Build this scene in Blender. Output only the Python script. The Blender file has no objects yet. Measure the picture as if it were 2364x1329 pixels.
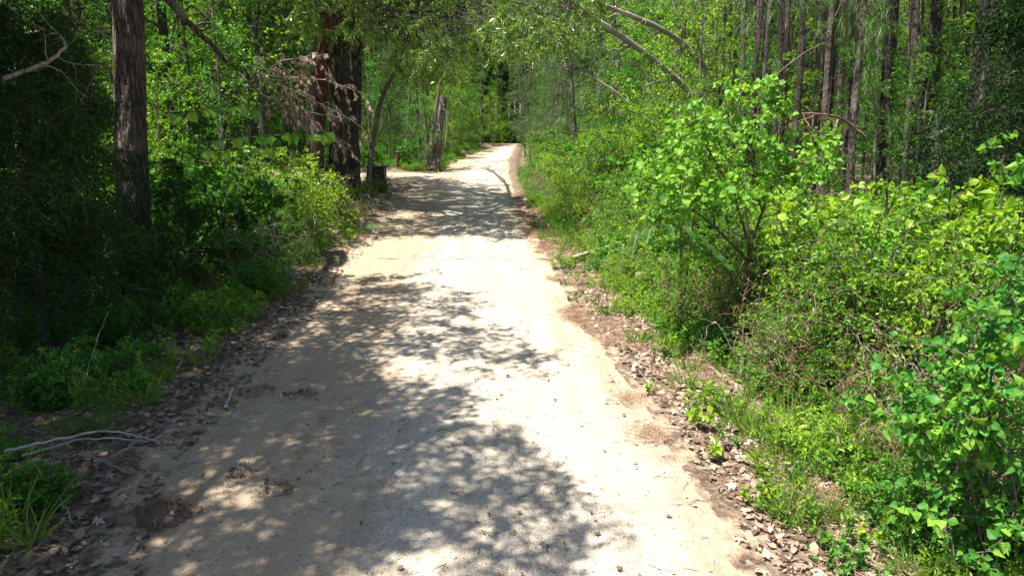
import bpy, math, random
import numpy as np
from mathutils import Matrix, Vector

R = math.radians
rs = np.random.RandomState(7)
random.seed(7)
sc = bpy.context.scene
col = sc.collection

# ---------------------------------------------------------------- camera, light
CAM_H = 2.9
PITCH = 13.5
F = 1597.0                      # focal length in photo pixels (2364 wide)
cam_d = bpy.data.cameras.new('camera')
cam = bpy.data.objects.new('camera', cam_d)
col.objects.link(cam)
cam.location = (0, 0, CAM_H)
cam.rotation_euler = (R(90 - PITCH), 0, 0)
cam_d.sensor_width = 36
cam_d.lens = 36 * F / 2364
cam_d.clip_end = 2000
sc.camera = cam

SUN = np.array([-0.34, -0.15, 0.93]); SUN /= np.linalg.norm(SUN)
sun_d = bpy.data.lights.new('sun', 'SUN')
sun_d.energy = 5.0
sun_d.angle = R(0.53)
sun_d.color = (1.0, 0.955, 0.88)
sun = bpy.data.objects.new('sun', sun_d)
sun.rotation_euler = Vector(SUN).to_track_quat('Z', 'Y').to_euler()
sun.location = (0, 0, 30)
col.objects.link(sun)
world = bpy.data.worlds.new('World')
sc.world = world
world.use_nodes = True
wn = world.node_tree
sky = wn.nodes.new('ShaderNodeTexSky')
sky.sky_type = 'NISHITA'
sky.sun_disc = False
sky.sun_elevation = math.asin(SUN[2])
sky.sun_rotation = math.atan2(SUN[0], SUN[1])
wn.links.new(sky.outputs[0], wn.nodes['Background'].inputs[0])
wn.nodes['Background'].inputs[1].default_value = 0.08
sc.view_settings.view_transform = 'Standard'
sc.view_settings.look = 'None'
sc.view_settings.gamma = 1
sc.view_settings.exposure = 1.3
sc.render.engine = 'CYCLES'
sc.cycles.use_denoising = True
sc.cycles.max_bounces = 6
sc.cycles.diffuse_bounces = 3
sc.cycles.transmission_bounces = 3
sc.cycles.glossy_bounces = 2

LEAN = R(7.0)                  # the road climbs: plumb is 7 degrees forward of the ground's normal
# ---------------------------------------------------------------- view geometry -> world
cp, sp = math.cos(R(PITCH)), math.sin(R(PITCH))
def ray(px, py):
    x = (px - 1182) / F; u = -(py - 664.5) / F
    return np.array([x, cp + u * sp, -sp + u * cp])
def ground(px, py, z=0.0):
    d = ray(px, py); t = (z - CAM_H) / d[2]
    return np.array([d[0] * t, d[1] * t, z])
def at(px, py, Y):
    d = ray(px, py); t = Y / d[1]
    return np.array([d[0] * t, Y, CAM_H + d[2] * t])

def edge(pts):
    w = np.array([ground(*p)[:2] for p in pts]); w = w[np.argsort(w[:, 1])]
    return w
EL = edge([(150,1700),(350,1329),(355,1190),(415,1060),(550,930),(615,830),(690,750),(755,680),(800,620),(850,575),(885,540),(915,500),(940,460),(962,435),(985,415),(1030,392),(1075,365),(1120,348),(1168,338),(1186,333)])
ER = edge([(1900,1700),(1690,1329),(1635,1180),(1560,1050),(1480,930),(1420,850),(1350,760),(1305,680),(1268,600),(1235,545),(1205,500),(1185,450),(1172,400),(1172,370),(1184,345),(1192,336),(1197,333)])
ES = edge([(2500,1700),(2090,1329),(1935,1150),(1795,1000),(1660,870),(1515,760),(1420,690),(1345,600),(1295,550),(1250,500),(1205,440),(1192,400),(1188,370),(1197,345),(1202,333)])
def xl(y): return np.interp(y, EL[:, 1], EL[:, 0])
def xr(y): return np.interp(y, ER[:, 1], ER[:, 0])
def xs(y): return np.interp(y, ES[:, 1], ES[:, 0])

def nz(x, y, s=1.0, seed=0.0):
    x = np.asarray(x, float) * s + seed * 1.7; y = np.asarray(y, float) * s - seed * 2.3
    return (np.sin(x * 1.1 + 1.3 * np.sin(y * .9 + seed)) * np.sin(y * 1.3 + 1.1 * np.sin(x * .7 + 2)) * .5
            + .3 * np.sin(2.3 * x + 1.7 * y + seed) * np.cos(2.9 * y - 1.1 * x) + .2 * np.sin(5.1 * x - 2.2 * y) * np.sin(4.3 * y + 3.1 * x))
def sstep(a, b, x):
    t = np.clip((x - a) / (b - a), 0, 1); return t * t * (3 - 2 * t)
def gz(x, y):
    x = np.asarray(x, float); y = np.asarray(y, float)
    L, Rr, S = xl(y), xr(y), xs(y)
    dl = L - x; dr = x - S
    road = -.03 * ((x - (L + Rr) / 2) / 2.2) ** 2
    road = np.maximum(road, -.06); uq = (x - L) / np.maximum(Rr - L, .1)
    road = road - .022 * (np.exp(-((uq - .30) / .07) ** 2) + np.exp(-((uq - .72) / .07) ** 2)) + .012 * nz(x, y, 1.7, 11) + .006 * nz(x, y, 6., 3)
    z = np.where((dl < 0) & (x < S), road, -.03)
    z = z + np.where(dl > 0, .06 * sstep(0, .5, dl) * (1 + nz(x, y, 1.3)) - .10 * sstep(.8, 2.5, dl) * sstep(25, 12, y)
                     + .12 * sstep(2, 9, dl) + .08 * nz(x, y, .8, 3) * sstep(.2, 2, dl), 0)
    # raised dirt bank at the bend before the side track
    g = np.exp(-((y - 24.) / 3.4) ** 2) * np.exp(-((dl - 1.6) / 1.3) ** 2); z = z + .5 * g * (dl > -.6)
    g = np.exp(-((y - 46.) / 5) ** 2) * np.exp(-((dl - 3.2) / 1.6) ** 2); z = z + .5 * g
    g = np.exp(-((y - 68.) / 12) ** 2) * np.exp(-((dl - 2.6) / 1.6) ** 2); z = z + .9 * g
    z = z + np.where(dr > 0, -.28 * sstep(0, .5, dr) * (1 - sstep(.7, 1.8, dr)) + .35 * sstep(1.2, 4.5, dr) + .06 * nz(x, y, 1.1, 5) * sstep(0, 1, dr), 0)
    return z + .012 * nz(x, y, 3.1, 9)

# ---------------------------------------------------------------- materials
def new_mat(name):
    m = bpy.data.materials.new(name); m.use_nodes = True
    nt = m.node_tree; nt.nodes.clear()
    out = nt.nodes.new('ShaderNodeOutputMaterial')
    return m, nt, out
def N(nt, t, **k):
    n = nt.nodes.new(t)
    for a, b in k.items():
        if a.startswith('_'): setattr(n, a[1:], b)
        else: n.inputs[a].default_value = b
    return n
def ramp(nt, src, stops):
    r = nt.nodes.new('ShaderNodeValToRGB')
    cr = r.color_ramp
    while len(cr.elements) < len(stops): cr.elements.new(.5)
    for e, (p, c) in zip(cr.elements, stops):
        e.position = p; e.color = (*c, 1) if len(c) == 3 else c
    nt.links.new(src, r.inputs[0]); return r
def mixc(nt, f, a, b, mode='MIX'):
    m = nt.nodes.new('ShaderNodeMix'); m.data_type = 'RGBA'; m.blend_type = mode
    for i, v in ((0, f), (6, a), (7, b)):
        if hasattr(v, 'links'): nt.links.new(v, m.inputs[i])
        elif i == 0: m.inputs[0].default_value = v
        else: m.inputs[i].default_value = (*v, 1)
    return m.outputs[2]
def math_(nt, op, a, b=None):
    m = nt.nodes.new('ShaderNodeMath'); m.operation = op
    for i, v in enumerate((a, b)):
        if v is None: continue
        if hasattr(v, 'links'): nt.links.new(v, m.inputs[i])
        else: m.inputs[i].default_value = v
    return m.outputs[0]

def leaf_mat(name, dark, light, trans=.4, rough=.42, spec=.4, var=.35, mottle=0.):
    m, nt, out = new_mat(name)
    a = nt.nodes.new('ShaderNodeAttribute'); a.attribute_name = 'tint'
    oi = nt.nodes.new('ShaderNodeObjectInfo')
    f = math_(nt, 'ADD', a.outputs['Fac'], math_(nt, 'MULTIPLY', math_(nt, 'SUBTRACT', oi.outputs['Random'], .5), var))
    c = mixc(nt, f, dark, light)
    if mottle:
        tcn = nt.nodes.new('ShaderNodeTexCoord'); nn = N(nt, 'ShaderNodeTexNoise', Scale=mottle, Detail=3.0); nt.links.new(tcn.outputs['Object'], nn.inputs[0])
        c = mixc(nt, 1.0, c, ramp(nt, nn.outputs[0], [(.3, (.62, .68, .6)), (.5, (1, 1, 1)), (.66, (1.35, 1.15, .9))]).outputs[0], 'MULTIPLY')
    p = N(nt, 'ShaderNodeBsdfPrincipled', Roughness=rough); p.inputs['Specular IOR Level'].default_value = spec
    nt.links.new(c, p.inputs['Base Color'])
    t = nt.nodes.new('ShaderNodeBsdfTranslucent')
    ct = mixc(nt, 1.0, c, (1.25, 1.3, .5), 'MULTIPLY')
    nt.links.new(ct, t.inputs['Color'])
    mx = nt.nodes.new('ShaderNodeMixShader'); mx.inputs[0].default_value = trans
    nt.links.new(p.outputs[0], mx.inputs[1]); nt.links.new(t.outputs[0], mx.inputs[2])
    nt.links.new(mx.outputs[0], out.inputs[0]); return m

def bark_mat(name, c1, c2, c3, sx=14, sz=2.2, bump=.8, dist=.03):
    m, nt, out = new_mat(name)
    tc = nt.nodes.new('ShaderNodeTexCoord')
    mp = nt.nodes.new('ShaderNodeMapping'); mp.inputs['Scale'].default_value = (sx, sx, sz)
    nt.links.new(tc.outputs['Object'], mp.inputs[0])
    v = N(nt, 'ShaderNodeTexVoronoi', Scale=1.0, Randomness=1.0); v.feature = 'DISTANCE_TO_EDGE'
    nn = N(nt, 'ShaderNodeTexNoise', Scale=1.2, Detail=4.0)
    nt.links.new(mp.outputs[0], nn.inputs[0])
    add = nt.nodes.new('ShaderNodeVectorMath'); add.operation = 'ADD'
    nt.links.new(mp.outputs[0], add.inputs[0]); nt.links.new(nn.outputs['Color'], add.inputs[1])
    nt.links.new(add.outputs[0], v.inputs[0])
    n2 = N(nt, 'ShaderNodeTexNoise', Scale=1.3, Detail=5.0); nt.links.new(tc.outputs['Object'], n2.inputs[0])
    n3 = N(nt, 'ShaderNodeTexNoise', Scale=40.0, Detail=4.0); nt.links.new(tc.outputs['Object'], n3.inputs[0])
    r = ramp(nt, v.outputs['Distance'], [(0, c1), (.18, c2), (.6, c3)])
    pale = ramp(nt, n2.outputs[0], [(.48, (0, 0, 0)), (.68, (1, 1, 1))])
    c = mixc(nt, math_(nt, 'MULTIPLY', pale.outputs[0], .45), r.outputs[0], tuple(min(1, x * 1.5 + .03) for x in c3))
    c = mixc(nt, .5, c, mixc(nt, n3.outputs[0], (.35, .35, .35), (1.5, 1.5, 1.5)), 'MULTIPLY')
    c = mixc(nt, 0.0, c, c)
    p = N(nt, 'ShaderNodeBsdfPrincipled', Roughness=.9); p.inputs['Specular IOR Level'].default_value = .2
    nt.links.new(c, p.inputs['Base Color'])
    b = N(nt, 'ShaderNodeBump', Strength=bump, Distance=dist)
    hh = math_(nt, 'ADD', math_(nt, 'MINIMUM', math_(nt, 'MULTIPLY', v.outputs['Distance'], 3.0), 1.0), math_(nt, 'MULTIPLY', n3.outputs[0], .5))
    nt.links.new(hh, b.inputs['Height']); nt.links.new(b.outputs[0], p.inputs['Normal'])
    nt.links.new(p.outputs[0], out.inputs[0]); return m

def plain_mat(name, c1, c2, scale=20, rough=.9):
    m, nt, out = new_mat(name)
    tc = nt.nodes.new('ShaderNodeTexCoord'); n = N(nt, 'ShaderNodeTexNoise', Scale=float(scale), Detail=4.0)
    nt.links.new(tc.outputs['Object'], n.inputs[0])
    oi = nt.nodes.new('ShaderNodeObjectInfo')
    f = math_(nt, 'ADD', n.outputs[0], math_(nt, 'MULTIPLY', math_(nt, 'SUBTRACT', oi.outputs['Random'], .5), .5))
    r = ramp(nt, f, [(.3, c1), (.7, c2)])
    p = N(nt, 'ShaderNodeBsdfPrincipled', Roughness=rough); p.inputs['Specular IOR Level'].default_value = .25
    nt.links.new(r.outputs[0], p.inputs['Base Color']); nt.links.new(p.outputs[0], out.inputs[0]); return m

M = {}
M['oak'] = leaf_mat('leaf_oak', (.016, .062, .010), (.075, .19, .022), .38)
M['maple'] = leaf_mat('leaf_understory', (.024, .12, .012), (.12, .32, .03), .45)
M['lime'] = leaf_mat('leaf_lime', (.07, .25, .015), (.34, .48, .03), .45)
M['shrub'] = leaf_mat('leaf_shrub', (.035, .15, .016), (.22, .40, .035), .48)
M['tallow'] = leaf_mat('leaf_tallow', (.05, .22, .03), (.22, .42, .05), .42, .5, .3, .7, 2.2)
M['cedar'] = leaf_mat('leaf_cedar', (.012, .042, .010), (.05, .12, .022), .2, .7, .2)
M['pine'] = leaf_mat('needle_pine', (.04, .11, .03), (.16, .26, .06), .3, .5, .4)
M['willow'] = leaf_mat('leaf_narrow', (.045, .12, .02), (.25, .36, .08), .4, .3, .7)
M['grass'] = leaf_mat('grass_blade', (.07, .17, .02), (.24, .34, .06), .4, .5, .3)
M['drygrass'] = leaf_mat('dry_grass', (.16, .11, .06), (.36, .28, .17), .25, .6, .2)
M['dead'] = leaf_mat('dead_leaf', (.13, .075, .045), (.56, .44, .35), .2, .6, .3, .5)
M['deadbrown'] = leaf_mat('dead_leaf_brown', (.09, .055, .034), (.42, .31, .22), .15, .65, .25, .6)
M['deadhang'] = leaf_mat('withered_leaf', (.16, .095, .06), (.52, .40, .31), .2, .6, .3)
M['mimosa'] = leaf_mat('leaf_mimosa', (.03, .11, .02), (.09, .21, .03), .4)
M['bark_oak'] = bark_mat('bark_oak', (.03, .023, .018), (.11, .085, .068), (.22, .18, .148), 16, 2.2, .9, .03)
M['bark_red'] = bark_mat('bark_red', (.04, .018, .010), (.145, .07, .045), (.235, .125, .085), 12, 2.0, .8, .03)
M['bark_pine'] = bark_mat('bark_pine', (.03, .024, .02), (.115, .09, .072), (.22, .18, .15), 20, 6, .9, .02)
M['bark_dark'] = bark_mat('bark_dark', (.015, .012, .01), (.06, .047, .038), (.12, .10, .085), 20, 6, .9, .02)
M['bark_thin'] = bark_mat('bark_thin', (.05, .042, .034), (.14, .12, .10), (.24, .215, .185), 30, 8, .4, .01)
M['bark_pale'] = bark_mat('bark_pale', (.16, .13, .11), (.30, .26, .22), (.44, .39, .34), 30, 5, .4, .01)
M['twig'] = plain_mat('twig', (.07, .05, .035), (.17, .13, .10), 9)
M['twig_pale'] = plain_mat('twig_pale', (.22, .18, .14), (.42, .36, .3), 9)
M['twig_red'] = plain_mat('twig_red', (.20, .11, .07), (.32, .2, .14), 9)
M['stone'] = plain_mat('gravel_stone', (.20, .185, .165), (.50, .47, .43), 3)
M['straw'] = plain_mat('pine_straw', (.26, .16, .10), (.52, .37, .26), 3)
M['strawdark'] = plain_mat('wet_straw', (.16, .10, .06), (.46, .31, .20), 8)
M['soilclump'] = plain_mat('soil_clump', (.11, .075, .05), (.27, .19, .13), 12)

def tex(nt, kind, coord, **k):
    n = N(nt, 'ShaderNodeTex' + kind, **k); nt.links.new(coord, n.inputs[0]); return n
# ground: forest floor of brown litter turning to bare sand beside the road
m, nt, out = new_mat('forest_floor'); M['ground'] = m
tc = nt.nodes.new('ShaderNodeTexCoord').outputs['Object']
a = nt.nodes.new('ShaderNodeAttribute'); a.attribute_name = 'bare'
n1 = tex(nt, 'Noise', tc, Scale=1.6, Detail=6.0, Roughness=.65); n2 = tex(nt, 'Noise', tc, Scale=26.0, Detail=5.0, Roughness=.7)
v = tex(nt, 'Voronoi', tc, Scale=17.0); v2 = tex(nt, 'Voronoi', tc, Scale=34.0)
lit = ramp(nt, v.outputs['Color'], [(.1, (.06, .042, .03)), (.4, (.17, .12, .085)), (.7, (.30, .22, .16)), (.95, (.50, .42, .35))])
lit2 = mixc(nt, .45, lit.outputs[0], ramp(nt, v2.outputs['Color'], [(.2, (.05, .03, .02)), (.9, (.27, .19, .13))]).outputs[0])
lit2 = mixc(nt, .6, lit2, mixc(nt, n2.outputs[0], (.4, .4, .4), (1.4, 1.4, 1.4)), 'MULTIPLY')
sand = ramp(nt, n2.outputs[0], [(.25, (.30, .21, .13)), (.5, (.42, .32, .215)), (.8, (.54, .43, .31))])
f = math_(nt, 'ADD', a.outputs['Fac'], math_(nt, 'MULTIPLY', math_(nt, 'SUBTRACT', n1.outputs[0], .5), 1.7))
f = ramp(nt, f, [(.42, (0, 0, 0)), (.58, (1, 1, 1))]).outputs[0]
c = mixc(nt, f, lit2, sand.outputs[0])
p = N(nt, 'ShaderNodeBsdfPrincipled', Roughness=.95); p.inputs['Specular IOR Level'].default_value = .15
nt.links.new(c, p.inputs['Base Color'])
b = N(nt, 'ShaderNodeBump', Strength=.8, Distance=.03); nt.links.new(math_(nt, 'ADD', n2.outputs[0], v.outputs['Distance']), b.inputs['Height'])
nt.links.new(b.outputs[0], p.inputs['Normal']); nt.links.new(p.outputs[0], out.inputs[0])
# road: pale compacted gravel in the middle, tan sand to the sides
m, nt, out = new_mat('road_surface'); M['road'] = m
tc = nt.nodes.new('ShaderNodeTexCoord').outputs['Object']
u = nt.nodes.new('ShaderNodeAttribute'); u.attribute_name = 'u'
n1 = tex(nt, 'Noise', tc, Scale=.9, Detail=6.0, Roughness=.6); n2 = tex(nt, 'Noise', tc, Scale=55.0, Detail=4.0, Roughness=.75)
n3 = tex(nt, 'Noise', tc, Scale=5.0, Detail=5.0, Roughness=.65)
v = tex(nt, 'Voronoi', tc, Scale=75.0); v3 = tex(nt, 'Voronoi', tc, Scale=38.0)
gravel = ramp(nt, v.outputs['Color'], [(.1, (.34, .295, .235)), (.5, (.46, .41, .335)), (.9, (.62, .56, .47))]).outputs[0]
sand = ramp(nt, n2.outputs[0], [(.3, (.33, .25, .168)), (.7, (.54, .435, .32))]).outputs[0]
uw = math_(nt, 'ADD', u.outputs['Fac'], math_(nt, 'MULTIPLY', math_(nt, 'SUBTRACT', n1.outputs[0], .5), .42))
uw = math_(nt, 'ADD', uw, math_(nt, 'MULTIPLY', math_(nt, 'SUBTRACT', n3.outputs[0], .5), .16))
f = ramp(nt, uw, [(.27, (0, 0, 0)), (.44, (1, 1, 1)), (.86, (1, 1, 1)), (.99, (.1, .1, .1))]).outputs[0]
mid = ramp(nt, uw, [(.44, (0, 0, 0)), (.50, (.55,) * 3), (.55, (.55,) * 3), (.61, (0, 0, 0))]).outputs[0]
c = mixc(nt, f, sand, gravel)
c = mixc(nt, mid, c, (.50, .44, .36))
c = mixc(nt, .55, c, mixc(nt, n3.outputs[0], (.62, .62, .62), (1.38, 1.36, 1.32)), 'MULTIPLY')
spk = ramp(nt, v3.outputs['Color'], [(.05, (.45, .42, .38)), (.13, (1, 1, 1))]).outputs[0]
c = mixc(nt, .6, c, spk, 'MULTIPLY'); mpp = nt.nodes.new('ShaderNodeMapping'); mpp.inputs['Scale'].default_value = (2.2, .22, 1); nt.links.new(tc, mpp.inputs[0]); ns = tex(nt, 'Noise', mpp.outputs[0], Scale=1.6, Detail=5.0, Roughness=.6)
c = mixc(nt, .8, c, ramp(nt, ns.outputs[0], [(.3, (.74, .72, .69)), (.5, (1, 1, 1)), (.7, (1.14, 1.14, 1.14))]).outputs[0], 'MULTIPLY')
c = mixc(nt, 1.0, c, (1.0, .975, .94), 'MULTIPLY')
p = N(nt, 'ShaderNodeBsdfPrincipled', Roughness=.95); p.inputs['Specular IOR Level'].default_value = .15
nt.links.new(c, p.inputs['Base Color'])
b = N(nt, 'ShaderNodeBump', Strength=.7, Distance=.02)
nt.links.new(math_(nt, 'ADD', math_(nt, 'MULTIPLY', v.outputs['Distance'], .7), math_(nt, 'ADD', n2.outputs[0], math_(nt, 'MULTIPLY', n3.outputs[0], 2.))), b.inputs['Height'])
nt.links.new(b.outputs[0], p.inputs['Normal']); nt.links.new(p.outputs[0], out.inputs[0])

# ---------------------------------------------------------------- mesh helpers
class Geo:
    def __init__(s): s.V = []; s.T = []; s.m = []; s.t = []; s.n = 0; s.sm = []
    def add(s, V, T, mat=0, tint=.5, smooth=False):
        V = np.asarray(V, np.float32).reshape(-1, 3); T = np.asarray(T, np.int32).reshape(-1, 3)
        s.V.append(V); s.T.append(T + s.n); s.m.append(np.full(len(T), mat, np.int32)); s.sm.append(np.full(len(T), smooth))
        s.t.append(np.broadcast_to(np.asarray(tint, np.float32), (len(V),)).astype(np.float32)); s.n += len(V)
    def mesh(s, name, mats, origin=None):
        V = np.concatenate(s.V); T = np.concatenate(s.T)
        if origin is not None: V = V - np.asarray(origin, np.float32)
        me = bpy.data.meshes.new(name)
        me.vertices.add(len(V)); me.vertices.foreach_set('co', V.ravel())
        me.loops.add(len(T) * 3); me.loops.foreach_set('vertex_index', T.ravel())
        me.polygons.add(len(T)); me.polygons.foreach_set('loop_start', np.arange(len(T), dtype=np.int32) * 3)
        me.polygons.foreach_set('loop_total', np.full(len(T), 3, np.int32))
        me.polygons.foreach_set('material_index', np.concatenate(s.m))
        me.polygons.foreach_set('use_smooth', np.concatenate(s.sm))
        at_ = me.attributes.new('tint', 'FLOAT', 'POINT'); at_.data.foreach_set('value', np.concatenate(s.t))
        for mm in mats: me.materials.append(M[mm] if isinstance(mm, str) else mm)
        me.update(); return me
def unit(v): return v / np.maximum(np.linalg.norm(v, axis=-1, keepdims=True), 1e-9)
def rvec(n, r=rs): return unit(r.normal(size=(n, 3)))
def frame(D):
    ref = np.where(np.abs(D[..., 2:3]) > .9, np.array([1., 0, 0]), np.array([0, 0, 1.]))
    A = unit(np.cross(D, ref)); B = np.cross(D, A); return A, B
def tubes(g, C, Rd, sides=3, mat=0, tint=.5, smooth=True):
    """C (n,k,3) curves, Rd (n,k) radii"""
    C = np.asarray(C, float)
    if C.ndim == 2: C = C[None]
    Rd = np.broadcast_to(np.asarray(Rd, float), C.shape[:2])
    n, k, _ = C.shape
    D = np.gradient(C, axis=1); D = unit(D); A, B = frame(D)
    th = np.arange(sides) / sides * 2 * math.pi
    off = A[:, :, None] * np.cos(th)[:, None] + B[:, :, None] * np.sin(th)[:, None]
    V = C[:, :, None] + off * Rd[:, :, None, None]
    base = (np.arange(n)[:, None, None] * k + np.arange(k - 1)[None, :, None]) * sides
    j = np.arange(sides); j2 = (j + 1) % sides
    a = base + j; b = base + j2; c = a + sides; d = b + sides
    T = np.concatenate([np.stack([a, c, b], -1).reshape(-1, 3), np.stack([b, c, d], -1).reshape(-1, 3)])
    g.add(V.reshape(-1, 3), T, mat, tint, smooth)
def strands(S, D, Ln, droop=.2, k=5, wig=.1, r=rs):
    """curved strands from S in direction D; droop pulls them down"""
    n = len(S); t = np.linspace(0, 1, k)[None, :, None]
    Ln = np.broadcast_to(np.asarray(Ln, float), (n,))[:, None, None]
    side = rvec(n, r)[:, None] * wig; side2 = rvec(n, r)[:, None] * wig
    P = S[:, None] + D[:, None] * Ln * t + side * Ln * np.sin(t * 3.1) * .6 + side2 * Ln * np.sin(t * 6.2) * .3
    P[:, :, 2] -= (np.broadcast_to(np.asarray(droop, float), (n,))[:, None] * Ln[:, :, 0] * t[:, :, 0] ** 2)
    return P
def along(C, t):
    """C (n,k,3), t (n,m) -> points, tangents (n,m,3)"""
    n, k, _ = C.shape; x = np.clip(t, 0, .9999) * (k - 1); i = x.astype(int); f = (x - i)[..., None]
    I = np.arange(n)[:, None]; a = C[I, i]; b = C[I, i + 1]
    return a + (b - a) * f, unit(b - a)
def children(C, m, t0, t1, ang, r=rs, up=0., jit=.25):
    """m side shoots per curve: starts and directions"""
    n = len(C); t = t0 + (t1 - t0) * (np.arange(m)[None] + r.rand(n, m)) / m
    P, T = along(C, t); A, B = frame(T); ph = np.arange(m)[None] * 2.4 + r.rand(n, 1) * 6.28 + r.normal(size=(n, m)) * .4
    a = ang * (1 + r.normal(size=(n, m)) * jit)
    D = T * np.cos(a)[..., None] + (A * np.cos(ph)[..., None] + B * np.sin(ph)[..., None]) * np.sin(a)[..., None]
    D = unit(D + np.array([0, 0, up])); return P.reshape(-1, 3), D.reshape(-1, 3), t.reshape(-1)
def blade_frames(D, upish=.8, r=rs):
    """leaf normals that mostly look at the sky"""
    n = len(D); Nn = rvec(n, r) * (1 - upish) * 1.6 + np.array([0, 0, 1.]) * upish
    Nn = Nn - D * np.sum(Nn * D, -1, keepdims=True); Nn = unit(Nn); S = np.cross(D, Nn); return S, Nn
SH = {
 'diamond': ([(0, 0, 0), (.5, .45, .1), (0, 1, -.12), (-.5, .45, .1)], [(0, 1, 2), (0, 2, 3)]),
 'heart': ([(0, .0, 0), (.5, .22, .08), (.42, .52, .06), (0, 1.0, -.18), (-.42, .52, .06), (-.5, .22, .08), (0, .5, -.02)],
           [(0, 1, 6), (1, 2, 6), (2, 3, 6), (3, 4, 6), (4, 5, 6), (5, 0, 6)]),
 'oval': ([(0, 0, 0), (.42, .3, .07), (.36, .68, .05), (0, 1, -.1), (-.36, .68, .05), (-.42, .3, .07)], [(0, 1, 2), (0, 2, 3), (0, 3, 4), (0, 4, 5)]),
 'star': ([(0, 0, 0), (.42, .1, .02), (.2, .3, .05), (.62, .55, 0), (.2, .55, .03), (0, 1, -.1), (-.2, .55, .03), (-.62, .55, 0), (-.2, .3, .05), (-.42, .1, .02)],
          [(0, 1, 2), (2, 3, 4), (4, 5, 6), (6, 7, 8), (8, 9, 0), (0, 2, 4), (0, 4, 6), (0, 6, 8)]),
 'blade': ([(-.5, 0, 0), (.5, 0, 0), (.4, .4, .06), (-.4, .4, .06), (0, 1, -.12)], [(0, 1, 2), (0, 2, 3), (3, 2, 4)]),
}
def leaves(g, P, D, L, W, shape='diamond', mat=0, tint=.5, upish=.75, r=rs):
    n = len(P); D = unit(D); S, Nn = blade_frames(D, upish, r)
    L = np.broadcast_to(np.asarray(L, float), (n,)); W = np.broadcast_to(np.asarray(W, float), (n,))
    vs, fs = SH[shape]; vs = np.array(vs); fs = np.array(fs); k = len(vs)
    V = P[:, None] + S[:, None] * (vs[None, :, 0:1] * W[:, None, None]) + D[:, None] * (vs[None, :, 1:2] * L[:, None, None]) + Nn[:, None] * (vs[None, :, 2:3] * L[:, None, None])
    T = fs[None] + (np.arange(n) * k)[:, None, None]
    g.add(V.reshape(-1, 3), T.reshape(-1, 3), mat, np.repeat(np.broadcast_to(np.asarray(tint, float), (n,)), k))
def leaves_on(g, C, m, L, W, shape='diamond', mat=0, t0=.15, ang=.9, droop=0., tint=(.5, .2), upish=.75, r=rs, keep=None):
    P, D, t = children(C, m, t0, 1.0, ang, r, up=-droop)
    if keep is not None:
        k = keep(P); P, D, t = P[k], D[k], t[k]
    n = len(P); s = .7 + .5 * r.rand(n)
    ti = np.clip(tint[0] + (t - .5) * .5 + r.normal(size=n) * tint[1], 0, 1.3)
    leaves(g, P, D, L * s, W * s, shape, mat, ti, upish, r); return P, D, L * s

# ---------------------------------------------------------------- things
def tag(o, label=None, cat=None, group=None, kind=None):
    for k, v in (('label', label), ('category', cat), ('group', group), ('kind', kind)):
        if v: o[k] = v
    return o
def link(name, me, parent=None, loc=None):
    o = bpy.data.objects.new(name, me); col.objects.link(o)
    if parent: o.parent = parent
    if loc is not None: o.location = loc
    return o
def thing(name, loc, label, cat, group=None, rot=0., scale=1., tilt=(0, 0), lean=False):
    o = bpy.data.objects.new(name, None); col.objects.link(o); o.empty_display_size = .2
    o.location = loc; o.rotation_euler = (Matrix.Rotation(-LEAN, 3, 'X') @ Matrix.Rotation(rot, 3, 'Z') @ Matrix.Rotation(tilt[0], 3, 'X') @ Matrix.Rotation(tilt[1], 3, 'Y')).to_euler() if lean else (0, 0, rot)
    o.scale = (scale,) * 3 if np.isscalar(scale) else scale
    return tag(o, label, cat, group)
def plant(name, proto, loc, label, cat, group=None, rot=None, scale=1., tilt=(0, 0)):
    """one countable plant: an empty at its foot with its parts; the meshes are shared between alike plants"""
    t = thing(name, loc, label, cat, group, random.random() * 6.28 if rot is None else rot, scale, tilt, True)
    for pn, me in proto.items(): link(pn, me, t)
    return t
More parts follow.
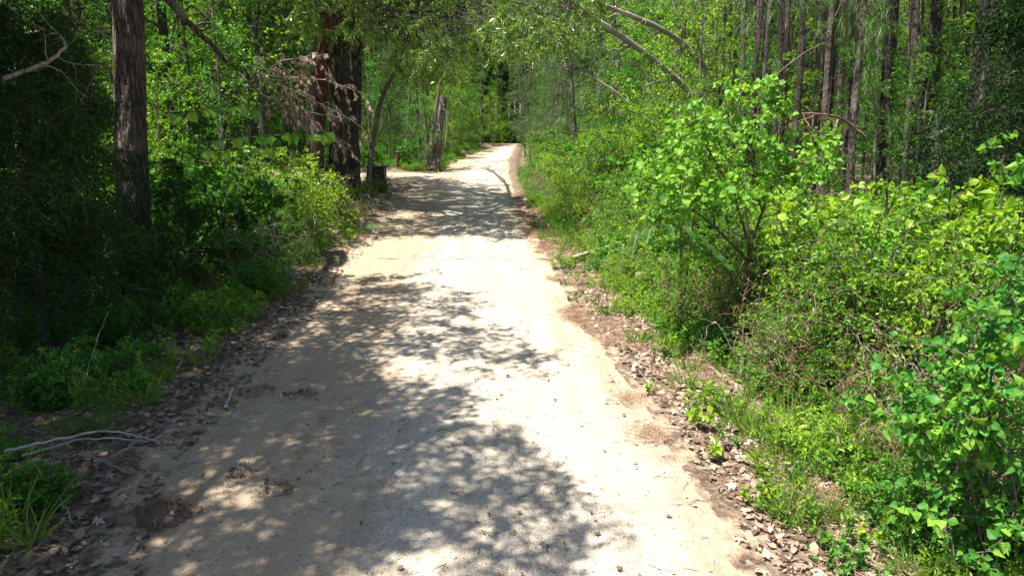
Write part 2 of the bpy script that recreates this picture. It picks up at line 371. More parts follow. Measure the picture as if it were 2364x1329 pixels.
def gn_scatter(name, P, rot, scl, idx, protos, label, extra=None):
    """uncountable cover: one object that sets prototypes on its points"""
    pc = bpy.data.collections.new(name + '_kinds')
    for i, me in enumerate(protos):
        pc.objects.link(bpy.data.objects.new('%s_kind_%02d' % (name, i), me))
    me = bpy.data.meshes.new(name); n = len(P)
    me.vertices.add(n); me.vertices.foreach_set('co', np.asarray(P, np.float32).ravel())
    for an, ty, dat, key in (('rot', 'FLOAT_VECTOR', rot, 'vector'), ('scl', 'FLOAT', scl, 'value'), ('idx', 'INT', idx, 'value')):
        q = me.attributes.new(an, ty, 'POINT'); q.data.foreach_set(key, np.asarray(dat, np.int32 if ty == 'INT' else np.float32).ravel())
    me.update(); o = link(name, me); tag(o, label, None, None, 'stuff')
    ng = bpy.data.node_groups.new(name, 'GeometryNodeTree')
    ng.interface.new_socket('Geometry', in_out='INPUT', socket_type='NodeSocketGeometry'); ng.interface.new_socket('Geometry', in_out='OUTPUT', socket_type='NodeSocketGeometry')
    gi = ng.nodes.new('NodeGroupInput'); go = ng.nodes.new('NodeGroupOutput')
    ci = ng.nodes.new('GeometryNodeCollectionInfo'); ci.inputs[0].default_value = pc; ci.inputs[1].default_value = True; ci.inputs[2].default_value = True
    ip = ng.nodes.new('GeometryNodeInstanceOnPoints'); ip.inputs['Pick Instance'].default_value = True
    def na(nm, ty):
        q = ng.nodes.new('GeometryNodeInputNamedAttribute'); q.data_type = ty; q.inputs[0].default_value = nm
        return next(s for s in q.outputs if s.enabled and s.name == 'Attribute')
    ng.links.new(gi.outputs[0], ip.inputs['Points']); ng.links.new(ci.outputs[0], ip.inputs['Instance'])
    ng.links.new(na('idx', 'INT'), ip.inputs['Instance Index']); ng.links.new(na('scl', 'FLOAT'), ip.inputs['Scale'])
    ng.links.new(na('rot', 'FLOAT_VECTOR'), ip.inputs['Rotation']); ng.links.new(ip.outputs[0], go.inputs[0])
    md = o.modifiers.new('scatter', 'NODES'); md.node_group = ng
    return o
def zrot(n, tilt=.1): return np.stack([rs.normal(size=n) * tilt, rs.normal(size=n) * tilt, rs.rand(n) * 6.28], -1)

# ================================================================ THE SETTING
def grid_mesh(name, xs_, ys_, zf, mat, attr=None):
    """xs_ (rows, cols) x positions per row, ys_ rows"""
    nr, nc = xs_.shape; Y = np.repeat(ys_[:, None], nc, 1)
    V = np.stack([xs_, Y, zf(xs_, Y)], -1).reshape(-1, 3)
    i = (np.arange(nr - 1)[:, None] * nc + np.arange(nc - 1)[None]).ravel()
    F4 = np.stack([i, i + 1, i + 1 + nc, i + nc], -1)
    me = bpy.data.meshes.new(name); me.vertices.add(len(V)); me.vertices.foreach_set('co', V.astype(np.float32).ravel())
    me.loops.add(F4.size); me.loops.foreach_set('vertex_index', F4.astype(np.int32).ravel())
    me.polygons.add(len(F4)); me.polygons.foreach_set('loop_start', np.arange(len(F4), dtype=np.int32) * 4); me.polygons.foreach_set('loop_total', np.full(len(F4), 4, np.int32))
    me.polygons.foreach_set('use_smooth', np.ones(len(F4), bool))
    if attr:
        for an, av in attr.items():
            q = me.attributes.new(an, 'FLOAT', 'POINT'); q.data.foreach_set('value', av(xs_, Y).astype(np.float32).ravel())
    me.materials.append(M[mat]); me.update(); return me
ys = np.concatenate([np.arange(-30, 0, 1.), np.arange(0, 16, .09), np.arange(16, 40, .3), np.arange(40, 110, 1.), np.arange(110, 700, 30.)])
far = np.concatenate([-np.geomspace(600, 6.2, 60), np.arange(-6, 6.01, .1), np.geomspace(6.2, 600, 60)])
cx = (xl(ys) + xr(ys)) / 2
def bare(x, y):
    L, Rr, S = xl(y), xr(y), xs(y)
    dl = L - x; dr = x - Rr
    b = np.where(dl > 0, 1.05 * (1 - sstep(-.1, .75, dl)), 1.)
    b = np.where(x > Rr, .46 - .25 * sstep(0, .8, dr) - .5 * sstep(-.5, .5, x - S), b)
    b = np.maximum(b, 1.2 * np.exp(-((y - 25.) / 3) ** 2) * np.exp(-((dl - .5) / .8) ** 2))
    g = np.exp(-((y - 36.5) / 2.2) ** 2) * (dl > 0) * (dl < 13); return np.clip(np.maximum(b, g * 1.3), 0, 1.3)
def zg(x, y):
    inside = sstep(.0, .35, x - xl(y)) * sstep(.0, .25, xr(y) - x)
    return gz(x, y) - .05 * inside
gme = grid_mesh('ground', cx[:, None] + far[None], ys, zg, 'ground', {'bare': bare})
ground_o = tag(link('ground', gme), 'brown leaf-strewn forest floor and sandy verges on both sides of the road', kind='structure')
yr = np.concatenate([np.arange(-25, 0, 1.), np.arange(0, 20, .07), np.arange(20, 50, .25), np.arange(50, 96, .6)])
uu = np.linspace(0, 1, 61)
jl = .16 * nz(yr * 3, yr, 1.3, 4) + .05 * nz(yr * 9, yr, 1.7, 2); jr = .20 * nz(yr * 2.2, yr, 1.1, 8) + .07 * nz(yr * 8, yr, 2.1, 6)
RX = (xl(yr) + jl)[:, None] * (1 - uu) + (xr(yr) + jr)[:, None] * uu
rme = grid_mesh('dirt_road', RX, yr, lambda x, y: gz(x, y) + .006 - .03 * (np.broadcast_to(np.abs(uu - .5) > .495, x.shape)), 'road', {'u': lambda x, y: np.broadcast_to(uu, x.shape) * 1.0})
tag(link('dirt_road', rme), 'pale gravel and sand road running away between the woods', kind='structure')
sy = np.arange(-1, 17, .25); t_ = np.linspace(0, 1, 18)
SX = np.array([[xl(36 + .2 * 0) - 11 * q for q in np.linspace(0, 1, 40)]])
# side track leaving the road to the left
ty = np.linspace(34.6, 39.5, 18)
TX = np.repeat(np.linspace(-16, xl(37) + .6, 50)[None], 18, 0)
tme = grid_mesh('side_track', TX, ty, lambda x, y: gz(x, y) + .012 + .02 * np.sin((y - 34.6) / 4.9 * math.pi) , 'road', {'u': lambda x, y: .1 + .35 * (1 - np.abs((y - 37) / 2.5))})
tag(link('side_track', tme), 'sandy side track branching off to the left beyond the big trees', kind='structure')

# ================================================================ PLANT KINDS
def shuffled(i): return np.random.RandomState(100 + i)

def make_tree(seed, H, r0, crown0, spread, leaf, mat, n_limb=16, n_br=6, n_tw=6, n_lf=9, bark='bark_thin', shape='diamond', wid=.6, droop=.15, up=.25, lean=.03, tint=(.5, .22), taper=.35, upish=.7, dead=0):
    """broadleaf tree: trunk part with limbs, crown part with twigs and leaves"""
    r = shuffled(seed); tr = Geo(); cr = Geo()
    k = 12; t = np.linspace(0, 1, k)
    T = np.stack([np.cumsum(r.normal(size=k)) * lean * H / k * 2, np.cumsum(r.normal(size=k)) * lean * H / k * 2, t * H], -1); T[:, :2] -= T[0, :2]; T[0, 2] = -.15
    rad = r0 * (1 - t * (1 - taper)) ; rad[0] *= 1.35
    tubes(tr, T, rad, 9, 0)
    S, D, tt = children(T[None], n_limb, crown0, .99, 1.1, r, up=up)
    Ln = spread * (1.15 - .55 * (tt - crown0) / max(1e-3, 1 - crown0)) * (.7 + .5 * r.rand(len(S)))
    limbs = strands(S, D, Ln, droop, 7, .18, r)
    tubes(tr, limbs, (r0 * .30 * (Ln / spread))[:, None] * np.linspace(1, .25, 7)[None], 4, 0)
    S, D, tt = children(limbs, n_br, .25, 1, .8, r, up=.1); Lb = np.repeat(Ln, n_br) * .42 * (1.2 - .5 * tt)
    br = strands(S, D, Lb, droop * 1.2, 5, .2, r); tubes(cr, br, (Lb * .012)[:, None] * np.linspace(1, .3, 5)[None], 3, 1)
    S, D, tt = children(br, n_tw, .2, 1, .8, r, up=.05); Lt = np.repeat(Lb, n_tw) * .5
    tw = strands(S, D, Lt, droop, 4, .2, r); tubes(cr, tw, (Lt * .008)[:, None] * np.linspace(1, .3, 4)[None], 3, 1)
    leaves_on(cr, tw, n_lf, leaf, leaf * wid, shape, 0, .1, 1.0, .1, tint, upish, r)
    return {'trunk': tr.mesh('trunk', [bark]), 'crown': cr.mesh('crown', [mat, 'twig'])}

def make_pine(seed, H=19, r0=.12, crown0=.62, low_dead=14, bark='bark_pine'):
    r = shuffled(seed); tr = Geo(); cr = Geo(); k = 14; t = np.linspace(0, 1, k)
    T = np.stack([np.cumsum(r.normal(size=k)) * .05, np.cumsum(r.normal(size=k)) * .05, t * H], -1); T[:, :2] -= T[0, :2]; T[0, 2] = -.2
    tubes(tr, T, r0 * (1 - .65 * t), 10, 0)
    S, D, tt = children(T[None], low_dead, .08, crown0, 1.45, r)
    Ln = .4 + 1.3 * r.rand(low_dead); tubes(tr, strands(S, D, Ln, .1, 5, .2, r), .012 * np.linspace(1, .3, 5)[None], 3, 0)
    S, D, tt = children(T[None], 22, crown0, .99, 1.1, r, up=.2); Ln = 2.2 * (1.25 - (tt - crown0) / (1 - crown0))
    limbs = strands(S, D, Ln, -.05, 6, .15, r); tubes(cr, limbs, .03 * np.linspace(1, .3, 6)[None], 3, 1)
    S, D, _ = children(limbs, 7, .3, 1, .7, r, up=.2); tw = strands(S, D, .5, -.1, 3, .1, r)
    needles(cr, tw, 26, .2, r)
    return {'trunk': tr.mesh('trunk', [bark]), 'crown': cr.mesh('crown', ['pine', 'twig'])}
def needles(g, tw, m, L, r, mat=0, w=.006, ang=.7, tint=(.5, .25)):
    P, D, t = children(tw, m, .3, 1.0, ang, r)
    D = unit(D + rvec(len(D), r) * .2); A, B = frame(D); n = len(P); w2 = w * (.7 + .6 * r.rand(n, 1)); LL = L * (.75 + .5 * r.rand(n, 1))
    V = np.stack([P - A * w2, P + A * w2, P + D * LL - np.array([0, 0, .15]) * LL], 1)
    g.add(V.reshape(-1, 3), np.arange(n * 3).reshape(-1, 3), mat, np.repeat(np.clip(tint[0] + r.normal(size=n) * tint[1], 0, 1.2), 3))

def make_shrub(seed, H, Wd, leaf, mat, n_stem=9, n_br=9, n_tw=6, n_lf=8, shape='diamond', wid=.55, droop=.35, twig='twig', tint=(.5, .25), base=.12, upish=.65):
    r = shuffled(seed); st = Geo(); fo = Geo()
    S = np.zeros((n_stem, 3)); S[:, :2] = r.normal(size=(n_stem, 2)) * Wd * base; S[:, 2] = -.05
    ph = np.arange(n_stem) * 2.4 + r.rand(n_stem); out_ = np.stack([np.cos(ph), np.sin(ph), 0 * ph], -1) * (.15 + .55 * r.rand(n_stem, 1)) * Wd / H
    D = unit(out_ + np.array([0, 0, 1.])); Ln = H * (.75 + .4 * r.rand(n_stem))
    stems = strands(S, D, Ln, .12, 8, .12, r); tubes(st, stems, (.007 + .005 * H) * np.linspace(1, .25, 8)[None], 4, 0)
    S, D, tt = children(stems, n_br, .12, 1, .95, r, up=.1); Lb = H * .36 * (1.25 - .7 * tt) * (.6 + .7 * r.rand(len(S)))
    br = strands(S, D, Lb, droop, 6, .15, r); tubes(st, br, .004 * np.linspace(1, .4, 6)[None] * (.5 + H * .5), 3, 0)
    S, D, tt = children(br, n_tw, .1, 1, .75, r); Lt = np.repeat(Lb, n_tw) * .42
    tw = strands(S, D, Lt, droop, 4, .15, r); tubes(fo, tw, .002 * np.linspace(1, .5, 4)[None], 3, 1)
    leaves_on(fo, tw, n_lf, leaf, leaf * wid, shape, 0, .05, .95, .1, tint, upish, r)
    return {'stem': st.mesh('stem', [twig]), 'foliage': fo.mesh('foliage', [mat, twig])}

def make_cedar(seed, H, Wd, mat='cedar', n=70):
    """feathery evergreen with drooping flat sprays"""
    r = shuffled(seed); tr = Geo(); cr = Geo(); k = 10; t = np.linspace(0, 1, k)
    T = np.stack([r.normal(size=k) * .02, r.normal(size=k) * .02, t * H - .1], -1); tubes(tr, T, .05 * H / 4 * (1 - .8 * t), 7, 0)
    S, D, tt = children(T[None], n, .1, 1, 1.25, r, up=.1); Ln = Wd * (1.1 - tt * .8) * (.6 + .6 * r.rand(n))
    L1 = strands(S, D, Ln, .15, 7, .15, r); tubes(tr, L1, .006 * np.linspace(1, .2, 7)[None], 3, 0)
    S, D, tt = children(L1, 9, .15, 1, .8, r); Lb = np.repeat(Ln, 9) * .35; b = strands(S, D, Lb, .3, 5, .12, r)
    S, D, tt = children(b, 7, .1, 1, .6, r); tw = strands(S, D, .12 * (1 + r.rand(len(S))), .3, 3, .1, r)
    leaves_on(cr, tw, 8, .06, .018, 'diamond', 0, 0, .5, 0, (.5, .3), .4, r); tubes(cr, b, .004 * np.linspace(1, .3, 5)[None], 3, 1)
    return {'trunk': tr.mesh('trunk', ['bark_thin']), 'crown': cr.mesh('crown', [mat, 'twig'])}

def make_grass(seed, H, n, sprd, mat='grass', w=.006, stems=0):
    r = shuffled(seed); g = Geo(); S = np.zeros((n, 3)); a = r.rand(n) * 6.28; q = np.sqrt(r.rand(n)) * sprd; S[:, 0] = np.cos(a) * q; S[:, 1] = np.sin(a) * q
    D = unit(np.stack([np.cos(a) * .5, np.sin(a) * .5, np.ones(n)], -1) + r.normal(size=(n, 3)) * .25); Ln = H * (.5 + .6 * r.rand(n))
    C = strands(S, D, Ln, .45 * r.rand(n), 5, .08, r)
    Dt = unit(np.gradient(C, axis=1)); sd = unit(np.cross(Dt, rvec(n, r)[:, None])); ww = w * np.array([1, .9, .7, .45, .02])[None, :, None]
    V = np.stack([C - sd * ww, C + sd * ww], 2).reshape(-1, 3)
    b = (np.arange(n)[:, None] * 10 + np.arange(4)[None] * 2).ravel()
    T = np.concatenate([np.stack([b, b + 1, b + 3], -1), np.stack([b, b + 3, b + 2], -1)])
    g.add(V, T, 0, np.repeat(np.clip(.5 + r.normal(size=n) * .3, 0, 1.2), 10)); return g.mesh('grass_tuft', [mat])

def make_herb(seed, H, leaf, mat, n=5, m=12, shape='oval', wid=.45):
    r = shuffled(seed); g = Geo(); S = np.zeros((n, 3)); S[:, :2] = r.normal(size=(n, 2)) * .05
    D = unit(np.stack([r.normal(size=n) * .35, r.normal(size=n) * .35, np.ones(n)], -1)); C = strands(S, D, H * (.6 + .5 * r.rand(n)), .15, 5, .1, r)
    tubes(g, C, .003, 3, 1); leaves_on(g, C, m, leaf, leaf * wid, shape, 0, .15, 1.1, .05, (.5, .25), .7, r); return g.mesh('herb', [mat, 'twig'])

forest = [make_tree(i, 15 + 2 * (i % 3), .12 + .03 * (i % 3), .18, 2.9, .13, mt, 26, 6, 5, 7, bark=bk) for i, (mt, bk) in enumerate([('maple', 'bark_thin'), ('oak', 'bark_oak'), ('maple', 'bark_thin'), ('lime', 'bark_thin')])]
under = [make_tree(20 + i, 5.5 + i * .8, .035 + .01 * i, .12, 1.7, .085, mt, 20, 6, 5, 7, shape=sh, wid=wd, droop=.2) for i, (mt, sh, wd) in enumerate([('maple', 'star', .9), ('lime', 'diamond', .6), ('maple', 'diamond', .6), ('oak', 'diamond', .5)])]
pines = [make_pine(40 + i, 18 + i, .078 + .010 * i, bark=['bark_pine', 'bark_dark'][i % 2]) for i in range(4)]
shrubs = [make_shrub(60 + i, 1.9, 1.5, lf, mt, 10, 10, 6, 8, wid=wd, shape=shp) for i, (lf, mt, wd, shp) in enumerate([(.055, 'shrub', .6, 'diamond'), (.06, 'lime', .6, 'diamond'), (.04, 'shrub', .6, 'diamond'), (.075, 'tallow', .75, 'oval'), (.075, 'maple', .9, 'star'), (.05, 'lime', .45, 'diamond')])]
lows = [make_shrub(80 + i, .6, .8, lf, mt, 10, 7, 4, 6, wid=wd, droop=.3) for i, (lf, mt, wd) in enumerate([(.04, 'shrub', .5), (.05, 'lime', .4), (.035, 'maple', .6), (.05, 'tallow', .6)])]
tufts = [make_grass(90, .35, 45, .08), make_grass(91, .5, 40, .1), make_grass(92, .25, 50, .12), make_grass(93, .4, 30, .1, 'drygrass', .004)]
herbs = [make_herb(95, .35, .06, 'lime'), make_herb(96, .45, .07, 'shrub'), make_herb(97, .25, .05, 'maple', 6, 10, 'star', .9), make_herb(98, .55, .09, 'lime', 4, 14, 'oval', .3)]
cedars = [make_cedar(100, 4.5, 1.5), make_cedar(101, 5.5, 1.9, n=80)]

# ================================================================ BIG TREES
def ridged(g, pts, radii, sides=56, rows=150, depth=.09, nr=11, seed=0, mat=0):
    """trunk with furrowed bark as real relief"""
    pts = np.asarray(pts, float); d = np.r_[0, np.cumsum(np.linalg.norm(np.diff(pts, axis=0), axis=1))]; s = np.linspace(0, d[-1], rows)
    C = np.stack([np.interp(s, d, pts[:, i]) for i in range(3)], -1); Rd = np.interp(s, d, radii)
    ker = np.ones(9) / 9
    for i in range(3): C[:, i] = np.convolve(np.pad(C[:, i], 4, 'edge'), ker, 'valid')
    D = unit(np.gradient(C, axis=0)); A, B = frame(D); th = np.arange(sides) / sides * 2 * math.pi
    S2 = s[:, None]; T2 = th[None]
    w = T2 + .16 * np.sin(S2 * 2.1 + seed) + .10 * np.sin(S2 * 5.3 + 2 * T2) + .05 * np.sin(S2 * 13 + T2 * 5)
    rid = np.abs(np.sin(w * nr / 2 + .4 * np.sin(S2 * 4 + 3 * T2))) ** .6
    brk = .5 + .5 * np.sin(S2 * 16 + 4 * np.sin(w * nr / 2) + 3 * np.sin(T2 * 3 + seed))
    rr = Rd[:, None] * (1 - depth + depth * 1.3 * rid - depth * .5 * (brk > .86)) * (1 + .05 * np.sin(2 * T2 + S2 * .4) + .03 * np.sin(5 * T2 + S2))
    rr = rr * (1 + .28 * np.exp(-S2 / (Rd[0] * 1.6)) * (1 + .5 * np.sin(5 * T2 + seed)))
    V = C[:, None] + (A[:, None] * np.cos(th)[None, :, None] + B[:, None] * np.sin(th)[None, :, None]) * rr[..., None]
    j = np.arange(sides); j2 = (j + 1) % sides; b0 = (np.arange(rows - 1) * sides)[:, None]
    a, b, c, e = b0 + j, b0 + j2, b0 + j + sides, b0 + j2 + sides
    g.add(V.reshape(-1, 3), np.concatenate([np.stack([a, c, b], -1).reshape(-1, 3), np.stack([b, c, e], -1).reshape(-1, 3)]), mat, .5, True)

def shade_points(poly, n, s_hole, thr, seed, jit=.25):
    """ground points of a leafy shadow, with gaps"""
    w = np.array([ground(*p)[:2] for p in poly]); lo, hi = w.min(0), w.max(0); r = shuffled(seed)
    out_ = []
    P = lo + (hi - lo) * r.rand(n * 6, 2)
    ins = np.zeros(len(P), bool); j = len(w) - 1
    for i in range(len(w)):
        c = ((w[i, 1] > P[:, 1]) != (w[j, 1] > P[:, 1])) & (P[:, 0] < (w[j, 0] - w[i, 0]) * (P[:, 1] - w[i, 1]) / (w[j, 1] - w[i, 1] + 1e-9) + w[i, 0]); ins ^= c; j = i
    P = P[ins]; P = P[nz(P[:, 0], P[:, 1], s_hole, seed) > thr][:n]
    return P + r.normal(size=P.shape) * jit * .3

def canopy(P2, hlo, hhi, seed, leaf=.12, mat='oak', per=26, rad=.34, wid=.45, shape='diamond', by_x=0.):
    """leaf sprays standing above the ground points along the sun's direction"""
    r = shuffled(seed); g = Geo(); n = len(P2)
    h = hlo + (hhi - hlo) * r.rand(n)
    C = np.concatenate([P2, np.zeros((n, 1))], 1) + SUN[None] / SUN[2] * h[:, None]
    k = 3; D = rvec(n * k, r); D[:, 2] = -abs(D[:, 2]) * .4 + .1; D = unit(D)
    tw = strands(np.repeat(C, k, 0), D, rad * (.7 + .6 * r.rand(n * k)), .25, 4, .2, r)
    tubes(g, tw, .003 * np.linspace(1, .4, 4)[None], 3, 1)
    leaves_on(g, tw, per // k, leaf, leaf * wid, shape, 0, 0, 1.0, .1, (.45, .25), .6, r)
    return g, C

def skeleton(g, start, C, seed, r0=.12, nl=9, mat=0):
    """limbs that carry the sprays C from the trunk point start"""
    r = shuffled(seed); C = np.asarray(C); start = np.asarray(start, float)
    if len(C) < nl: nl = max(1, len(C))
    cen = C[r.choice(len(C), nl, replace=False)]
    for _ in range(4):
        a = np.argmin(((C[:, None] - cen[None]) ** 2).sum(-1), 1)
        cen = np.array([C[a == i].mean(0) if (a == i).any() else cen[i] for i in range(nl)])
    for i in range(nl):
        q = C[a == i]
        if not len(q): continue
        t = np.linspace(0, 1, 9)[:, None]; m = (start + cen[i]) / 2 + np.array([0, 0, .8]) + r.normal(size=3) * .3
        cu = (1 - t) ** 2 * start + 2 * t * (1 - t) * m + t ** 2 * cen[i]
        cu[1:-1] += r.normal(size=(7, 3)) * .08
        tubes(g, cu, r0 * np.linspace(1, .3, 9), 7, mat)
        sel = q[r.choice(len(q), min(len(q), 26), replace=False)]; m_ = len(sel); tt = .55 + .44 * r.rand(m_)
        s0 = np.stack([np.interp(tt, t[:, 0], cu[:, k]) for k in range(3)], -1); u_ = np.linspace(0, 1, 6)[None, :, None]
        b = s0[:, None] * (1 - u_) + sel[:, None] * u_; b[:, :, 2] += .25 * np.sin(u_[:, :, 0] * 3.14) ; b[:, 1:-1] += r.normal(size=(m_, 4, 3)) * .04
        tubes(g, b, r0 * .16 * np.linspace(1, .3, 6)[None], 4, mat)

def big_tree(name, pts, radii, shade, label, cat, seed, bark, mat='oak', hlo=6.5, hhi=11, leaf=.12, nr=11, depth=.09, limb_h=6.0, r0=.12, group=None, extra=None, per=26, nl=9):
    base = np.array(pts[0]); t = thing(name, base, label, cat, group)
    g = Geo(); ridged(g, pts, radii, seed=seed, nr=nr, depth=depth)
    pts = np.asarray(pts)
    i = np.searchsorted(pts[:, 2], limb_h); i = min(i, len(pts) - 1); st = pts[i]
    if shade is not None and len(shade):
        cg, C = canopy(shade, hlo, hhi, seed, leaf, mat, per)
        skeleton(g, st, C, seed, r0, nl)
        if extra: extra(cg, g)
        link('crown', cg.mesh('crown', [mat, 'twig'], base), t)
    link('trunk', g.mesh('trunk', [bark], base), t); return t

def path(Y, *pp, top=None, dY=0):
    """trunk line through photo points at distance Y, run on to height top"""
    P = []
    for x, y in pp:
        q = at(x, y, Y)
        for _ in range(4): q = at(x, y, Y + max(0, q[2]) * math.tan(LEAN))
        P.append(q)
    P[0][2] = float(gz(P[0][0], P[0][1])) - .1
    if top is not None:
        d = P[-1] - P[-2]; d = d / max(d[2], .1); P.append(P[-1] + d * (top - P[-1][2]) * np.array([.6, .6, 1]))
    return np.array(P)

# the shade on the near part of the road and on the left verge
rr_ = shuffled(5)
shA = shade_points([(150,1329),(300,1050),(560,850),(760,760),(900,880),(1000,890),(1110,915),(1170,1000),(1300,1060),(1390,1150),(1330,1270),(1230,1420),(150,1420)], 640, 2.1, -.34, 11)
shA2 = shade_points([(600,900),(740,800),(900,860),(900,960),(1060,1010),(1130,1200),(900,1300),(600,1250)], 240, 1.6, -.25, 13)
shL = shade_points([(480,1000),(560,900),(640,800),(760,690),(850,630),(950,680),(900,820),(820,930),(650,1000)], 230, 1.6, -.32, 17)
shB = shade_points([(740,720),(850,640),(960,645),(1090,680),(1130,745),(1200,775),(1300,835),(1180,870),(1000,830),(880,800),(760,790)], 190, 2.6, -.06, 12)
vx = []; 
while len(vx) < 5000:
    y = -.6 + 13.6 * rr_.rand(); x = xl(y) + .1 - 9 * rr_.rand() ** 1.1
    if nz(x, y, 1.1, 2) > (-.5 if y < 8 else -.3): vx.append((x, y))
while len(vx) < 7000:
    y = 4 + 9.5 * rr_.rand(); vx.append((xl(y) - .1 - 6 * rr_.rand(), y))
vx = np.array(vx)
half = vx[vx[:, 1] < 8.5]; rest = vx[vx[:, 1] >= 8.5]; third = half[::2]; half = half[1::2]
# shagbark tree in the left foreground
big_tree('hickory_tree', path(13.2, (318, 650), (310, 520), (303, 330), (300, 150), (294, 0), top=8.8), [.33, .30, .29, .275, .26, .16],
         rest, 'thick grey furrowed trunk rising from dark brush in the left foreground', 'tree', 21, 'bark_oak', hlo=6.2, hhi=10, limb_h=6.2, nr=13, depth=.10)
# unseen oak left of the viewpoint, its crown shaped to cast the near road's shade
big_tree('shade_oak', [(-5.2, 1.0, -.1), (-5.1, 1.1, 2.5), (-5.0, 1.1, 6), (-4.8, 1.0, 10)], [.34, .29, .24, .1], np.concatenate([shA, shA2, third]),
         'unseen roadside oak with its crown shaped to dapple the near road', 'tree', 22, 'bark_oak', hlo=6.5, hhi=10.5, limb_h=5.5, r0=.11, nl=12)
big_tree('shade_oak', [(-7.4, 5.2, -.1), (-7.3, 5.2, 3), (-7.2, 5.1, 7), (-7.0, 5.0, 12)], [.26, .22, .19, .08], np.concatenate([half, shB, shL]),
         'unseen oak left of the viewpoint with its crown shaped to shade verge and road', 'tree', 23, 'bark_oak', hlo=6, hhi=9.5, limb_h=5.5, r0=.055, nl=14)  # out of view; leaf sprays set to block sun from verge and road
rx_ = []
while len(rx_) < 950:
    y = 8.5 + 15 * rr_.rand(); x = y * (.50 + .5 * rr_.rand())
    if x > 4.6 + .12 * y and nz(x, y, .9, 7) > -.35: rx_.append((x, y))
big_tree('shade_oak', [(10.4, 8.6, -.1), (10.4, 8.7, 3), (10.3, 8.9, 7), (10.2, 9.2, 12)], [.28, .24, .2, .09], np.array(rx_), 'unseen oak added to shade the woods at the upper right', 'tree', 27, 'bark_oak', hlo=6.5, hhi=11, limb_h=5.5, r0=.09, nl=12)  # stands out of view, added to darken the woods behind the brush
# the group of big trunks where the road bends
shC = shade_points([(800,545),(790,440),(890,412),(1000,408),(1150,432),(1235,470),(1265,560),(1180,548),(1000,545)], 1900, .9, -.36, 14)
shC2 = shade_points([(1040,383),(1100,379),(1180,382),(1185,393),(1080,395)], 60, .3, -.5, 15)
shC3 = shade_points([(1085,368),(1180,366),(1185,374),(1090,376)], 70, .3, -.5, 16)
def willow_extra(cg, tg):
    # the drooping narrow-leaved sprays seen against the woods
    r = shuffled(77); P = []
    for (x0, y0, x1, y1, n, Y) in [(700, -40, 860, 70, 40, 17.5), (850, -50, 1420, 40, 85, 18), (880, 30, 1130, 140, 70, 18), (1090, 20, 1330, 100, 44, 17), (900, 90, 1050, 190, 34, 18), (1000, 110, 1050, 170, 24, 17), (1140, 90, 1330, 115, 26, 18), (690, 20, 720, 60, 10, 19)]:
        for _ in range(n): P.append(at(x0 + (x1 - x0) * r.rand(), y0 + (y1 - y0) * r.rand(), Y + r.rand() * 3.5))
    P = np.array(P); P = P[r.rand(len(P)) < .8]; k = 3; D = rvec(len(P) * k, r); D[:, 2] = D[:, 2] * .3 - .15; D = unit(D)
    tw = strands(np.repeat(P, k, 0), D, .5 * (.6 + .7 * r.rand(len(P) * k)), .5, 5, .15, r); tubes(cg, tw, .004 * np.linspace(1, .3, 5)[None], 3, 1)
    leaves_on(cg, tw, 17, .16, .036, 'diamond', 0, .05, .75, .3, (.62, .3), .3, r)
    skeleton(tg, at(800, 60, 23.0), P, 78, .07, 9)
big_tree('willow_oak', path(23.5, (784, 478), (782, 330), (786, 150), (792, 0), top=15), [.36, .33, .31, .29, .15], shC,
         'tall grey trunk at the bend with narrow drooping leaves over the road', 'tree', 24, 'bark_oak', 'willow', 6.5, 12, .14, 12, limb_h=7.5, r0=.13, extra=willow_extra, per=24, nl=12)
big_tree('red_barked_tree', path(22.5, (722, 475), (728, 330), (748, 150), (762, 0), top=14), [.31, .27, .25, .24, .1], shC[::15],
         'smooth reddish brown trunk leaning beside the grey one at the bend', 'tree', 25, 'bark_red', 'oak', 8, 12, .13, 9, .05, limb_h=8, r0=.08, nl=5)
big_tree('dark_oak', path(25.5, (812, 462), (816, 300), (820, 150), (826, 0), top=14), [.30, .27, .26, .25, .1], np.concatenate([shC2 , shC[::16]]),
         'dark shaded trunk just right of the grey one at the bend', 'tree', 26, 'bark_oak', 'oak', 8, 12, .13, 10, limb_h=8, r0=.08, nl=5)
for nm, Y, pts, rd, lab, bk, sh in [
    ('slim_tree', 21.5, [(722, 440), (722, 200), (727, 0)], [.09, .08, .07, .03], 'thin dark trunk close in front of the reddish one', 'bark_thin', None),
    ('bent_sapling', 22.5, [(846, 480), (858, 350), (874, 250), (893, 200), (912, 168)], [.10, .09, .08, .07, .06, .03], 'black curving sapling right of the big trunks at the bend', 'bark_thin', shC[1::18]),
    ('forked_tree', 43, [(988, 390), (985, 330), (976, 240), (972, 150)], [.19, .15, .11, .07, .03], 'pale slender trunk standing left of the forked one past the side track', 'bark_thin', shC3),
    ('pale_tree', 42, [(990, 392), (1000, 300), (1014, 210), (1020, 90)], [.18, .14, .09, .05, .02], 'pale leaning trunk forming the right fork past the side track', 'bark_thin', None),
    ('pale_tree', 44, [(972, 388), (966, 300), (960, 210), (958, 100)], [.13, .12, .11, .10, .04], 'leftmost slim pale trunk past the side track', 'bark_thin', None)]:
    big_tree(nm, path(Y, *pts, top=8.5 if Y > 30 else 9), rd, sh, lab, 'tree', 30 + len(nm) + Y.__int__(), bk, 'oak', 5.5, 9, .12, 8, .05, limb_h=5, r0=.04, nl=4)
